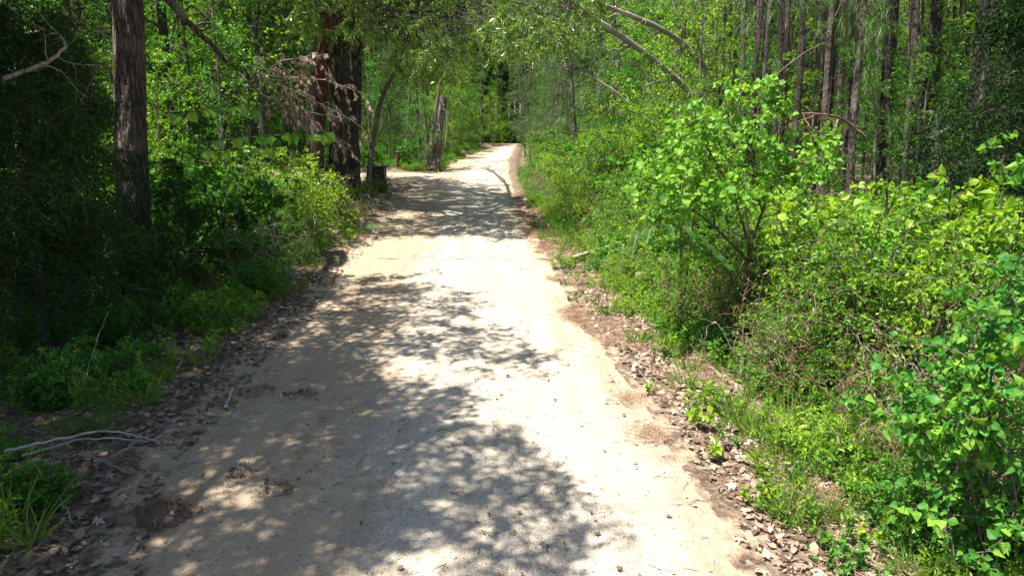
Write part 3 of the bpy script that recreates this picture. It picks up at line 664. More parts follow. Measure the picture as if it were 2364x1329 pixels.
# broken leaning snag wrapped in dead vine
sn = path(43, (1000, 345), (1008, 300), (1018, 250), (1024, 222)); sn[0] = at(1000, 392, 42); sn[0][2] = float(gz(sn[0][0], sn[0][1])) - .1
t = thing('broken_snag', sn[0], 'ragged broken leaning snag wrapped in dead vines beside the far road', 'snag')
g = Geo(); ridged(g, sn, [.34, .36, .33, .26], 30, 60, .25, 7, 3); link('trunk', g.mesh('trunk', ['bark_thin'], sn[0]), t)
g = Geo(); r = shuffled(31); P, D, _ = children(sn[None], 40, .2, 1, 1.4, r); tubes(g, strands(P, D, .3 + .7 * r.rand(40), .6, 5, .3, r), .02, 3); link('vine', g.mesh('vine', ['twig_pale'], sn[0]), t)
st_ = at(1030, 320, 43); t = tag(link('dead_pole', None), 'x'); bpy.data.objects.remove(t)
def curve_thing(name, pts, r0, r1, mat, label, cat, sides=7, twigs=0, seed=1, tl=.5, group=None, wob=.02):
    r = shuffled(seed); pts = np.asarray(pts, float); d = np.r_[0, np.cumsum(np.linalg.norm(np.diff(pts, axis=0), axis=1))]; k = max(10, len(pts) * 5)
    s = np.linspace(0, d[-1], k); C = np.stack([np.interp(s, d, pts[:, i]) for i in range(3)], -1)
    for i in range(3): C[:, i] = np.convolve(np.pad(C[:, i], 2, 'edge'), np.ones(5) / 5, 'valid')
    C[1:-1] += r.normal(size=(k - 2, 3)) * wob * .3
    g = Geo(); tubes(g, C, np.linspace(r0, r1, k), sides, 0)
    if twigs:
        P, D, tt = children(C[None], twigs, .1, 1, .9, r); Lb = tl * (.4 + .8 * r.rand(twigs)); b = strands(P, D, Lb, .15, 6, .25, r); tubes(g, b, r1 * .6 * np.linspace(1, .3, 6)[None], 4, 0)
        P, D, tt = children(b, 4, .2, 1, .8, r); tubes(g, strands(P, D, .45 * np.repeat(Lb, 4), .15, 4, .25, r), r1 * .25 * np.linspace(1, .4, 4)[None], 3, 0)
    o = link(name, g.mesh(name, [mat], pts[0]), None, pts[0]); return tag(o, label, cat, group)
curve_thing('dead_pole', [at(1018, 362, 42.5), at(1028, 330, 42.5), at(1033, 290, 42.5), at(1030, 258, 42.5)], .06, .03, 'twig_pale', 'thin white dead stem rising right of the broken snag', 'dead stem')

# ================================================================ RIGHT-HAND PINE STAND
def foot(px, Y, py=500): p = at(px, py, Y); p[2] = float(gz(p[0], p[1])); return p
GP = 'slender pines standing close together behind the right-hand brush'
for px, Y, s, lab in [(1960, 17, 1.15, 'pale sunlit pine trunk rising clear of the brush, nearest of the stand'), (1888, 19, 1.15, 'near-black pine trunk standing left of the pale sunlit one'),
                 (1903, 23, 1.0, 'grey pine trunk tight behind the near-black one'), (1748, 20, .9, 'dark straight pine trunk rising behind the heart-leaved sapling'), (1827, 20, .9, 'dark narrow pine trunk between the sapling top and the black trunk'),
                 (1806, 24, 1.1, 'pale-footed pine trunk beside the dark narrow one'), (1685, 24, .8, 'thin pine trunk just right of where the leaning dead stem roots'), (1653, 26, .9, 'grey pine trunk at the foot of the leaning dead stems'),
                 (1940, 22, 1.0, 'dark pine trunk close left of the pale sunlit one')]:
    plant('pine_tree', pines[int(px) % 4], foot(px, Y), lab, 'pine tree', GP, scale=s)
pr = shuffled(50)
PL = [(1926, 27), (2010, 22), (2023, 25), (2037, 21), (2047, 19), (2107, 20), (2123, 24), (2136, 20), (2172, 22), (2215, 19), (2250, 23), (2290, 18), (2320, 24), (2352, 20), (2085, 28), (2190, 30), (2240, 17), (2400, 18), (1870, 30), (1845, 33), (1780, 34), (1725, 30), (1705, 38), (1618, 30), (1600, 40), (1640, 42), (1560, 45)]
PLb = 'narrow dark pine trunk, one of many crowding behind the right-hand brush'
def pine_label(px, Y):
    near = 'slim' if Y > 24 else 'sturdy'
    if px < 1730: return '%s pine trunk left of the sapling top, %s' % (near, {1560: 'farthest left, behind the lower leaning stem', 1600: 'second from the left behind the leaning stems', 1618: 'close by where the lower leaning stem roots', 1640: 'third from the left, far back', 1705: 'far back just beside the sapling', 1725: 'last before the sapling top'}.get(px, 'between the leaning stems'))
    if px < 1960: return '%s grey pine trunk %s' % (near, {1926: 'a step left of the dark one beside the pale pine', 1870: 'seen left of the near-black trunk', 1845: 'far behind, right of the pale-footed trunk', 1780: 'far behind the sapling top'}.get(px, 'behind the sapling'))
    n_ = sorted(p for p, _ in PL if p >= 1960).index(px) + 1
    return '%s pine trunk right of the pale sunlit one, %s in that row' % (near, ['first', 'second', 'third', 'fourth', 'fifth', 'sixth', 'seventh', 'eighth', 'ninth', 'tenth', 'eleventh', 'twelfth', 'thirteenth', 'fourteenth', 'fifteenth', 'sixteenth', 'seventeenth', 'eighteenth'][n_ - 1])
for px, Y in PL: plant('pine_tree', pines[px % 4], foot(px, Y), pine_label(px, Y), 'pine tree', GP, scale=.75 + .4 * pr.rand(), tilt=tuple(pr.normal(size=2) * .015))
for i in range(46):
    px = 1690 + 760 * pr.rand(); Y = 17 + 13 * pr.rand()
    plant('pine_tree', pines[i % 4], foot(px, Y), PLb, 'pine tree', GP, scale=(.55 + .3 * pr.rand(),) * 2 + (.95,), tilt=tuple(pr.normal(size=2) * .02))
for i in range(120):
    px = 1540 + 1100 * pr.rand(); Y = 26 + 44 * pr.rand() ** .8
    plant('pine_tree', pines[i % 4], foot(px, Y), PLb, 'pine tree', GP, scale=.7 + .5 * pr.rand(), tilt=tuple(pr.normal(size=2) * .02))
# leafy understory among the pines
GU = 'leafy young trees among the pines'
def gap_label(px, Y, k):
    w = 'around the leaning dead stems' if px < 1640 else 'behind the sapling top' if px < 1790 else 'left of the pale sunlit pine' if px < 1950 else 'right of the pale sunlit pine' if px < 2130 else 'by the corner cedar' if px < 2364 else 'at the right edge'
    return ['star-leaved', 'lime-green', 'fine-leaved', 'dark-leaved'][k] + ' young tree ' + w + (', among the nearest pines' if Y < 24 else ', midway into the stand' if Y < 36 else ', deep in the stand' if Y < 50 else ', at the back of the stand')
for px, Y, s, k in [(1560, 24, 1.25, 1), (1610, 21, 1.1, 1), (1660, 28, 1.2, 1), (1500, 30, 1.2, 0), (1700, 33, 1.2, 0), (1790, 30, 1.0, 0), (1860, 36, 1.2, 2), (2070, 20, .6, 0), (2140, 21, .6, 2), (2260, 20, 1, 3), (1980, 30, .9, 2), (2030, 34, 1.1, 0), (1740, 44, 1.4, 1), (1900, 44, 1.3, 0), (2160, 40, 1.3, 2), (2260, 38, 1.2, 0), (1600, 50, 1.5, 1), (1820, 55, 1.5, 2), (2050, 52, 1.5, 0), (1450, 36, 1.2, 1), (1520, 42, 1.4, 0)]:
    plant('young_tree', under[k], foot(px, Y), gap_label(px, Y, k), 'young tree', GU, scale=s)
for i in range(34):
    px = 1500 + 1200 * pr.rand(); Y = 22 + 45 * pr.rand()
    plant('young_tree', under[[0, 1, 2, 3, 0][i % 5]], foot(px, Y), gap_label(px, Y, [0, 1, 2, 3, 0][i % 5]), 'young tree', GU, scale=.5 + .7 * pr.rand())
for i in range(70):
    px = 1400 + 1400 * pr.rand(); Y = 42 + 45 * pr.rand()
    plant('forest_tree', forest[i % 4], foot(px, Y), ['green', 'dark-leaved', 'fresh green', 'lime-green'][i % 4] + ' forest tree far behind ' + ('the leaning dead stems' if px < 1640 else 'the sapling top' if px < 1850 else 'the pale sunlit pine' if px < 2130 else 'the corner cedar'), 'tree', 'broadleaf trees behind the pines', scale=.8 + .4 * pr.rand())
for i in range(34):
    Y = 48 + 46 * pr.rand(); sd = i % 2; x = (xl(Y) - 1.6 - 5 * pr.rand()) if sd else (xs(Y) + 2.2 + 5 * pr.rand())
    plant('young_tree', under[[0, 2, 3, 1][i % 4]], (x, Y, float(gz(x, Y))), ['star-leaved', 'fine-leaved', 'dark-leaved', 'lime-green'][i % 4] + ' young tree ' + ('left' if sd else 'right') + ' of the far road, ' + ('before its last stretch' if Y < 64 else 'along its last stretch' if Y < 80 else 'where it disappears'), 'young tree', 'young trees along the far road', scale=.8 + .6 * pr.rand())
for px, Y, k, s_, lab in [(2010, 19, 2, .7, 'fine-leaved young tree just right of the pale sunlit pine'), (2075, 21, 0, .85, 'star-leaved young tree between narrow trunks right of the pale sunlit pine'), (2160, 20, 1, .9, 'lime-green young tree above the broken pale trunk'), (2225, 19, 0, .8, 'star-leaved young tree high among the crowded dark trunks'), (1860, 23, 1, .95, 'lime-green young tree filling the gap left of the near-black pine'), (1780, 25, 0, 1.0, 'star-leaved young tree right behind the sapling top'), (2270, 12.5, 3, .7, 'dark-leaved young tree shading the woods left of the corner cedar'), (2120, 14, 2, .55, 'fine-leaved young tree hung before the broken pale trunk')]:
    plant('young_tree', under[k], foot(px, Y), lab, 'young tree', GU, scale=s_)
# small pine with soft needles left of the leaning stems and above the brush
def needle_bough(name, starts, ends, label, seed, L=.22, n_sub=6, m=34, cat='pine bough', r0=.02, group=None):
    r = shuffled(seed); S = np.array(starts); E = np.array(ends); u_ = np.linspace(0, 1, 7)[None, :, None]; C = S[:, None] * (1 - u_) + E[:, None] * u_; C[:, :, 2] += .12 * np.sin(u_[:, :, 0] * 3.1) ; C[:, 1:-1] += r.normal(size=(len(S), 5, 3)) * .04
    b = Geo(); tubes(b, C, r0 * np.linspace(1, .3, 7)[None], 5, 0)
    P, D, tt = children(C, n_sub, .15, 1, .7, r); tw = strands(P, D, .35 + .4 * r.rand(len(P)), .0, 4, .1, r); tubes(b, tw, .005, 3, 0)
    g = Geo(); needles(g, tw, m, L, r, 0, .0045)
    return b, g
t = thing('young_pine', foot(1330, 30), 'soft-needled young pine leaning over the far right edge of the road', 'pine tree'); o0 = np.array(t.location)
r = shuffled(61); tp = path(30, (1335, 400), (1325, 250), (1310, 100), (1300, -20), top=11)
hs = 1.0 + 7.5 * r.rand(60); S = np.stack([np.interp(hs, tp[:, 2], tp[:, i]) for i in range(3)], -1); a = r.rand(60) * 6.28; E = S + np.stack([np.cos(a) * 2.6, np.sin(a) * 2.0, .1 + 0 * a], -1) * (.5 + .5 * r.rand(60, 1)) * (1.25 - hs[:, None] / 11)
b, g = needle_bough('x', S, E, '', 62, .28, 8, 26); tubes(b, tp, np.linspace(.09, .05, len(tp)), 8, 0)
link('trunk', b.mesh('trunk', ['bark_thin'], o0), t); link('crown', g.mesh('crown', ['pine'], o0), t)
for i, (px, Y, s) in enumerate([(1230, 52, .9), (1265, 42, .9), (1215, 66, 1.0), (1400, 38, .8)]):
    yp = plant('young_pine', {c.name.split('.')[0]: c.data for c in t.children}, foot(px, Y), ['soft pale green pine drooping at the vanishing end of the road', 'young pine between the road and the brush, behind the nearest soft one', 'farthest soft pine where the road disappears', 'young pine rising behind the bright brush'][i], 'pine tree', scale=s)
# pine boughs hanging in at the top right
for i, (s, e, lab) in enumerate([(at(1700, -60, 13), at(1745, 60, 12), 'pine bough with long needles hanging in above the heart-leaved sapling'), (at(1975, -40, 12.5), at(1965, 110, 12), 'tasselled pine bough hanging down beside the pale trunk'), (at(1500, -60, 15), at(1560, 30, 14), 'pine bough high above the leaning dead stems'), (at(1660, 215, 17), at(1620, 225, 16), 'low pine tuft left of the sapling top')]):
    r = shuffled(70 + i); n = 5; S = np.repeat(s[None], n, 0); E = e[None] + r.normal(size=(n, 3)) * np.array([.45, .3, .3]); b, g = needle_bough('x', S, E, '', 71 + i, .26, 6, 30)
    t = thing('pine_bough', s, lab, 'pine bough'); link('branch', b.mesh('branch', ['twig'], s), t); link('needles', g.mesh('needles', ['pine'], s), t)
# dark cedar in the shade, top right
for px, Y, s, lab in [(2390, 10.5, 1.2, 'dark feathery cedar filling the shaded upper right corner'), (2520, 9, 1.2, 'dark cedar half outside the right edge')]:
    plant('cedar_tree', cedars[int(px) % 2], foot(px, Y), lab, 'cedar tree', scale=s)
# dead branches
curve_thing('leaning_dead_stem', [at(1618, 240, 22), at(1560, 180, 21.5), at(1480, 115, 21), at(1400, 62, 20.5), at(1345, 28, 20), at(1290, -40, 19.5)], .10, .07, 'bark_pale', 'bare dead stem leaning left across the pines, lower of two', 'dead tree', 9, 7, 81, .9)
curve_thing('leaning_dead_stem', [at(1650, 215, 23), at(1625, 150, 22.5), at(1560, 85, 22), at(1480, 45, 21.5), at(1400, 15, 21), at(1340, -20, 20.5)], .10, .06, 'bark_pale', 'arching bare dead stem above the other leaning one', 'dead tree', 9, 5, 82, .9)
curve_thing('dead_branch', [at(1455, 240, 20), at(1400, 195, 20), at(1335, 165, 20)], .03, .015, 'twig_pale', 'thin pale dead branch poking up out of the brush left of the leaning stems', 'branch', 6, 4, 83, .5)
curve_thing('dead_branch', [at(2000, 320, 13.5), at(1950, 275, 13), at(1900, 263, 12.5), at(1842, 264, 12)], .03, .018, 'twig_red', 'reddish bare branch sticking out left in front of the pale pine trunk', 'branch', 6, 6, 84, .8)
curve_thing('dead_branch', [at(1935, 275, 12.6), at(1925, 305, 12.3), at(1890, 322, 12)], .018, .010, 'twig_pale', 'pale crooked branch hanging under the reddish bare one', 'branch', 6, 3, 85, .5)
curve_thing('dead_branch', [at(1790, 175, 16), at(1850, 125, 16), at(1910, 95, 16)], .02, .01, 'twig', 'thin dark bare branch crossing behind the sapling top', 'branch', 5, 3, 86, .6)
curve_thing('broken_birch', [foot(2160, 15.5), at(2160, 330, 15.5), at(2155, 245, 15.5)], .085, .07, 'bark_pale', 'short broken pale trunk standing in the dark right-hand woods', 'dead tree', 9, 5, 87, .6)
curve_thing('fallen_pole', [ground(1309, 605) + [0, 0, .06], ground(1415, 588) + [0, 0, .22], ground(1500, 578) + [0, 0, .3]], .045, .04, 'twig_pale', 'straight pale fallen pole poking out of the brush onto the verge', 'pole', 9, 0, 88, .5, None, .004)
curve_thing('fallen_log', [at(1460, 636, 12.8), at(1550, 632, 12.6), at(1660, 630, 12.4)], .07, .06, 'bark_pale', 'rotting log lying under the brush below the feathery frond', 'log', 9, 3, 89, .4)

# ================================================================ RIGHT-HAND BRUSH
TOP = ([1190, 1260, 1400, 1500, 1580, 1640, 1800, 1950, 2100, 2364], [352, 318, 292, 285, 320, 390, 440, 440, 445, 450])
def room(x, y):
    """how tall the brush stands here"""
    pt = np.array([x, y]); v = np.array([x, y * cp, 0]); 
    yc = y * cp  # depth along the view axis for a point at eye height
    px = 1182 + F * x / yc; ty = np.interp(px, *TOP); d = ray(px, ty); z = CAM_H + d[2] / d[1] * y
    return z, px
br_ = shuffled(90); GB = 'bushes of the bright brush along the right verge'
kinds = [('smooth green bush', 0), ('yellow-green bush', 1), ('small-leaved bush', 2), ('broad-leaved bush', 3), ('star-leaved bush', 4), ('lime-coloured bush', 5)]
n = 0; used = []
for it in range(9000):
    Y = 4.6 + 38 * br_.rand() ** 1.35; dx = .35 + (.5 if Y < 12 else 0) + 7.5 * br_.rand(); x = xs(Y) + dx
    z, px = room(x, Y)
    if px > 2520 or px < 1180: continue
    h = min(z - float(gz(x, Y)), .30 + .95 * dx) * (.78 + .3 * br_.rand())
    if Y < 7 and px > 2050 and dx < 2.6: continue
    sp_ = .34 + .026 * Y
    if any((x - a) ** 2 + (Y - b) ** 2 < sp_ ** 2 for a, b in used): continue
    used.append((x, Y)); w = 1.0
    k = [0, 1, 2, 1, 5, 3, 1, 2, 5, 0, 4][br_.randint(11)] if px > 1500 else [0, 1, 0, 1, 4, 5][br_.randint(6)]
    lab = ['knee-high', 'waist-high', 'head-high'][int(h > .7) + int(h > 1.5)] + ' ' + kinds[k][0] + (' at the verge of the right-hand brush' if dx < 1.8 else ' within the right-hand brush') + (' far along the road' if Y > 16 else '')
    s = h / 1.9
    size = ['knee-high', 'waist-high', 'head-high'][int(h > .7) + int(h > 1.5)]
    if Y > 16: where = 'far along the verge' if Y < 26 else 'near the far end of the verge'
    else: where = ('behind the fallen pole' if px < 1420 else 'around the feathery fronds' if px < 1620 else 'around the foot of the tall sapling' if px < 1860 else 'below the pale sunlit pine' if px < 2080 else 'below the dark corner trees' if px < 2364 else 'at the right edge')
    lab = size + ' ' + kinds[k][0] + ' ' + ('fronting the brush ' if dx < 1.8 else 'deep in the brush ' if dx > 4.5 else 'within the brush ') + where
    plant('bush', shrubs[k], (x, Y, float(gz(x, Y))), lab, 'bush', GB, scale=(max(s, .6), max(s, .6), s) if Y < 12 else (s * 1.2, s * 1.2, s)); n += 1
    if n >= 290: break
print('bushes', n)

# heart-leaved plants: every leaf near enough to tell apart is a part
def heart_meshes(mat, shape='heart', nv=6):
    out_ = []
    for i in range(nv):
        g = Geo(); vs, fs = SH[shape]; v = np.array(vs) * [.95, 1, 1]; v = v.copy(); v[:, 2] += (.22 * (i % 3) - .28) * v[:, 1] ** 2 + (.25 - .1 * (i % 4)) * np.abs(v[:, 0]); v[:, 0] *= .8 + .12 * (i % 3)
        g.add(v, fs, 0, [.3, .45, .6, .75, 1.0, 1.3][i]); g.add([(0, 0, 0), (.02, 0, 0), (0, -.35, -.05)], [(0, 1, 2)], 0, .9); out_.append(g.mesh('leaf', [mat]))
    return out_
def leaf_parts(t, origin, P, D, L, meshes, rot, upish=.55, limit=300, r=rs, near=None, rest_mat='tallow', shape='heart', wid=.9):
    eye = np.array([0, 0, CAM_H]); d = np.linalg.norm(P - eye, axis=1) / L
    px = P[:, 1] * cp - (P[:, 2] - CAM_H) * sp; vis = (px > 0) & (np.abs(P[:, 0] / px) < .76)
    order = np.argsort(np.where(vis, d, d + 1e4) * (1 + .3 * r.rand(len(d)))); first, rest = order[:limit], order[limit:]
    S, Nn = blade_frames(unit(D), upish, r); D = unit(D)
    for i in first:
        o = bpy.data.objects.new('leaf', meshes[r.randint(len(meshes))]); col.objects.link(o); o.parent = t
        m4 = Matrix.Identity(4)
        for k in range(3): m4[k][0] = S[i][k] * L[i]; m4[k][1] = D[i][k] * L[i]; m4[k][2] = Nn[i][k] * L[i]; m4[k][3] = P[i][k] - origin[k]
        o.matrix_local = m4
    if len(rest):
        g = Geo(); leaves(g, P[rest], D[rest], L[rest], L[rest] * wid, shape, 0, np.clip(.5 + r.normal(size=len(rest)) * .25, 0, 1.2), upish, r)
        tag(link('foliage', g.mesh('foliage', [rest_mat], origin), t), kind='stuff')
def heart_shrub(name, stems, label, seed, leaf, n_br=12, n_tw=3, n_lf=9, bl=.8, cat='sapling', t0=.3, keep=None, limit=300, mat='tallow', shape='heart', stem=1., spread=0.):
    r = shuffled(seed); o0 = np.array(stems[0][0]); t = thing(name, o0, label, cat); g = Geo(); PP, DD, LL = [], [], []
    for st in stems:
        st = np.array(st, float); k = len(st)
        st += np.linspace(1, 0, k)[:, None] ** 2 * r.normal(size=3) * np.array([spread, spread, 0]) + r.normal(size=(k, 3)) * .012; tubes(g, st, np.linspace(.024, .008, k) * stem, 6, 0)
        S, D, tt = children(st[None], n_br, t0, 1, .95, r, up=.15); Lb = bl * (1.2 - .6 * tt) * (.6 + .6 * r.rand(len(S)))
        b = strands(S, D, Lb, .15, 6, .12, r); tubes(g, b, .006 * np.linspace(1, .4, 6)[None], 4, 0)
        S, D, tt = children(b, n_tw, .2, 1, .7, r); tw = strands(S, D, np.repeat(Lb, n_tw) * .5, .2, 4, .12, r); tubes(g, tw, .0025, 3, 0)
        P, D, tt = children(tw, n_lf, .1, 1, 1.0, r, up=-.15); P = P + D * leaf * .3; PP.append(P); DD.append(D)
    # reddish young shoot tips
    P = np.concatenate(PP); D = np.concatenate(DD)
    if keep is not None: k = keep(P); P, D = P[k], D[k]
    D = unit(D + np.array([0, 0, -.45])); L = leaf * (.45 + .75 * r.rand(len(P)))
    link('stem', g.mesh('stem', ['twig'], o0), t); leaf_parts(t, o0, P, D, L, HM[mat], 0, .45, limit, r, None, mat, shape); print(name, len(P)); return t
HM = {'tallow': heart_meshes('tallow'), 'lime': heart_meshes('lime', 'oval')}
def cs(*p): return np.array([at(*q) for q in p])
b0 = foot(1738, 9.4)
main = np.vstack([b0[None], cs((1732, 600, 9.4), (1722, 480, 9.4), (1716, 400, 9.4), (1735, 300, 9.4), (1742, 215, 9.4))])
heart_shrub('tallow_sapling', [main, np.vstack([b0[None], cs((1728, 560, 9.3), (1690, 440, 9.2), (1640, 350, 9.1), (1610, 300, 9.0))]), np.vstack([b0[None], cs((1735, 560, 9.5), (1770, 460, 9.5), (1820, 390, 9.5), (1890, 360, 9.6))]), np.vstack([b0[None], cs((1720, 600, 9.2), (1650, 520, 8.9), (1560, 450, 8.8), (1520, 430, 8.7))])],
            'tall bright sapling with dangling heart-shaped leaves standing out of the brush', 110, .095, 19, 4, 12, .72, t0=.38)
b1 = np.array([3.25, 4.3, float(gz(3.25, 4.3))])
st1 = []
r = shuffled(111)
for (px, py, Y) in [(2290, 665, 4.6), (2230, 740, 4.3), (2350, 700, 4.4), (2060, 920, 4.5), (2130, 870, 4.5), (2400, 760, 4.0), (2300, 860, 4.1), (2200, 950, 4.2), (2380, 640, 5.0)]:
    e = at(px, py, Y); u_ = np.linspace(0, 1, 7)[:, None]; c = b1 * (1 - u_) + e * u_; c[:, 2] += .3 * np.sin(u_[:, 0] * 3.1); st1.append(c)
heart_shrub('tallow_shrub', st1, 'bright shrub of big heart-shaped leaves crowding the right edge near the viewer', 112, .068, 13, 3, 10, .42, 'shrub', .12, stem=.4, spread=.35)
# broad-leaved shoots at the top of the brush
for i, (px, py, Y, lab) in enumerate([(1860, 455, 8.6, 'shoot of drooping oval leaves just right of the sapling foot'), (1990, 470, 8.4, 'broad-leaved shoot topping the brush below the pale pine'), (2080, 440, 8.2, 'oval-leaved shoot on the brush top beneath the dark cedars'), (2150, 410, 8.5, 'small leafy shoot against the dark woods right of the broken trunk'), (2230, 430, 8.2, 'spray of oval leaves near the upper right brush'), (2330, 400, 7.6, 'big-leaved spray at the right end of the brush top'), (2345, 480, 7.2, 'large-leaved spray at the right edge under the topmost one'), (1590, 255, 9.9, 'leafy shoot beside the top left of the sapling')]):
    e = at(px, py, Y); b_ = np.array([e[0] + .1, e[1] + .2, float(gz(e[0], e[1]))]); st = []
    for j in range(3):
        e2 = e + shuffled(120 + i * 3 + j).normal(size=3) * np.array([.3, .2, .12]); u_ = np.linspace(0, 1, 6)[:, None]; c = b_ * (1 - u_) + e2 * u_; c[:, 2] += .1 * np.sin(u_[:, 0] * 3.1); st.append(c)
    heart_shrub('leafy_shoot', st, lab, 130 + i, .115, 5, 2, 6, .35, 'shoot', .6, limit=60, mat='lime' if i % 2 == 0 else 'tallow', shape='oval')
# feathery frond
def frond_thing(name, pts, label, seed, nl=9, L1=.32, mat='mimosa', group=None):
    r = shuffled(seed); pts = np.asarray(pts); o0 = pts[0].copy(); t = thing(name, o0, label, 'frond', group)
    g = Geo(); k = 12; d = np.r_[0, np.cumsum(np.linalg.norm(np.diff(pts, axis=0), axis=1))]; s = np.linspace(0, d[-1], k); C = np.stack([np.interp(s, d, pts[:, i]) for i in range(3)], -1); tubes(g, C, np.linspace(.008, .003, k), 5, 0); link('stalk', g.mesh('stalk', ['twig'], o0), t)
    T = unit(np.gradient(C, axis=0)); A = unit(np.cross(T, [0, 0, 1.]))
    for i in range(nl):
        u_ = .15 + .85 * i / (nl - 1)
        P = np.array([np.interp(u_ * (k - 1), np.arange(k), C[:, j]) for j in range(3)]); tn = T[int(u_ * (k - 1))]
        for sd in (-1, 1):
            D = unit(A[int(u_ * (k - 1))] * sd + tn * .7 + np.array([0, 0, .05])); m = strands(P[None], D[None], L1 * (1.1 - .4 * abs(u_ - .5)), .35, 8, .05, r)
            g = Geo(); tubes(g, m, .0022, 3, 0, .9); q = np.linspace(.06, 1, 26)[None]; PP, TT = along(m, q); PP, TT = PP[0], TT[0]; B = unit(np.cross(TT, [0, 0, 1.]))
            for s2 in (-1, 1): leaves(g, PP, unit(B * s2 + TT * .45), .045, .012, 'diamond', 0, .45, .95, r)
            link('leaflet', g.mesh('leaflet', [mat], o0), t)
    return t
frond_thing('feathery_frond', cs((1690, 640, 9.0), (1600, 545, 8.6), (1560, 520, 8.4), (1490, 520, 8.3), (1435, 560, 8.2)), 'dark feathery compound frond arching out over the verge from the brush', 140, 9, .5)
frond_thing('feathery_frond', cs((1660, 620, 9.2), (1600, 560, 8.9), (1560, 560, 8.7), (1530, 610, 8.6)), 'smaller feathery frond drooping beneath the large one', 141, 7, .4)
frond_thing('feathery_frond', cs((820, 540, 17.5), (850, 515, 17.6), (868, 518, 17.4)), 'small fern-like frond at the left bank by the shaded bend', 142, 6, .3)

# ================================================================ LEFT WOODS
lr = shuffled(150)
def left_place(px, Y):
    h_ = 'left of the thick furrowed trunk' if px < 260 else 'behind the thick furrowed trunk' if px < 380 else 'behind the bent bough' if px < 540 else 'behind the withered branch' if px < 700 else 'behind the big trunks' if px < 860 else 'around the pale trunks' if px < 1060 else 'by the far end of the road'
    return h_ + (', near the front' if Y < 20 else ', farther back' if Y < 33 else ', deep in the woods')
GL = 'trees of the left-hand woods'; used = []
lit = lambda Y: (10 < Y < 20.5) or (31 < Y < 75)
n = 0
for it in range(2500):
    Y = 15 + 55 * lr.rand(); off = 1.5 + 32 * lr.rand(); x = xl(Y) - off; k = lr.randint(4); s = .75 + .45 * lr.rand()
    if lit(Y) and off < 8.5 * s: continue
    if off < 3: continue
    pxx = 1182 + F * x / (Y * cp)
    if pxx < -700 or any((x - a) ** 2 + (Y - b) ** 2 < 5.0 for a, b in used) or (640 < pxx < 900 and Y < 30): continue
    if 33 < Y < 41 and off < 16: continue
    used.append((x, Y)); lab = ['slim green-leaved forest tree', 'dark-barked oak', 'tall thin forest tree', 'slender lime-green forest tree'][k] + ' ' + left_place(pxx, Y)
    plant('forest_tree', forest[k], (x, Y, float(gz(x, Y))), lab, 'tree', GL, scale=s); n += 1
    if n >= 120: break
print('left trees', n)
GS = 'young trees under the left-hand woods'; used = []; n = 0
for it in range(2500):
    Y = 12.5 + 50 * lr.rand() ** 1.2; off = 1.2 + 22 * lr.rand(); x = xl(Y) - off; k = lr.randint(4)
    pxx = 1182 + F * x / (Y * cp)
    if pxx < -300 or (10 < Y < 20 and off < 3.2) or any((x - a) ** 2 + (Y - b) ** 2 < 1.9 for a, b in used) or (690 < pxx < 880 and Y < 24) or (225 < pxx < 400 and Y < 14.5) or (30 < Y < 40.5 and off < 15): continue
    used.append((x, Y)); lab = ['young star-leaved tree', 'young lime-green tree', 'thin-stemmed young tree', 'young dark oak'][k] + ' ' + left_place(pxx, Y)
    plant('young_tree', under[k], (x, Y, float(gz(x, Y))), lab, 'young tree', GS, scale=.55 + .5 * lr.rand()); n += 1
    if n >= 130: break
print('left young', n)
# bushes along the left verge
GV = 'bushes in the left-hand understory'; used = []; n = 0
for it in range(3000):
    Y = 4 + 62 * lr.rand() ** 1.5; off = .9 + 12 * lr.rand() ** 1.3; x = xl(Y) - off; k = [0, 1, 2, 4, 5, 0, 4][lr.randint(7)] if Y > 12 else [2, 4][lr.randint(2)]
    pxx = 1182 + F * x / (Y * cp)
    if pxx < -200 or any((x - a) ** 2 + (Y - b) ** 2 < .55 + .05 * Y for a, b in used) or (28.5 < Y < 40.5 and off < 14): continue
    hmax = .35 + .45 * off if Y > 10 else .25 + .22 * off
    if 20 < Y < 29: hmax *= .45
    hmax = min(hmax, 2.3)
    if 235 < pxx < 410 and Y < 13.6: hmax = min(hmax, .3)
    if 735 < pxx < 980 and 14 < Y < 31: hmax = min(hmax, .4)
    if Y < 11 and lr.rand() < .72: continue
    if Y < 9: hmax = min(hmax, .55)
    h = hmax * (.6 + .5 * lr.rand()); used.append((x, Y)); s = h / 1.9
    lab = ['low', 'waist-high', 'tall'][int(h > .7) + int(h > 1.4)] + ' ' + kinds[k][0] + (' in deep shade near the debris clump' if Y < 7 else ' in deep shade before the thick trunk' if Y < 11 else ' ' + left_place(pxx, Y) if off > 3 else ' on the verge before the big trunks' if Y < 20 else ' on the dark bank by the big trunks' if Y < 30 else ' on the left verge past the side track')
    plant('bush', shrubs[k], (x, Y, float(gz(x, Y))), lab, 'bush', GV, scale=(max(s, .35) * 1.1, max(s, .35) * 1.1, s)); n += 1
    if n >= 190: break
print('left bushes', n)
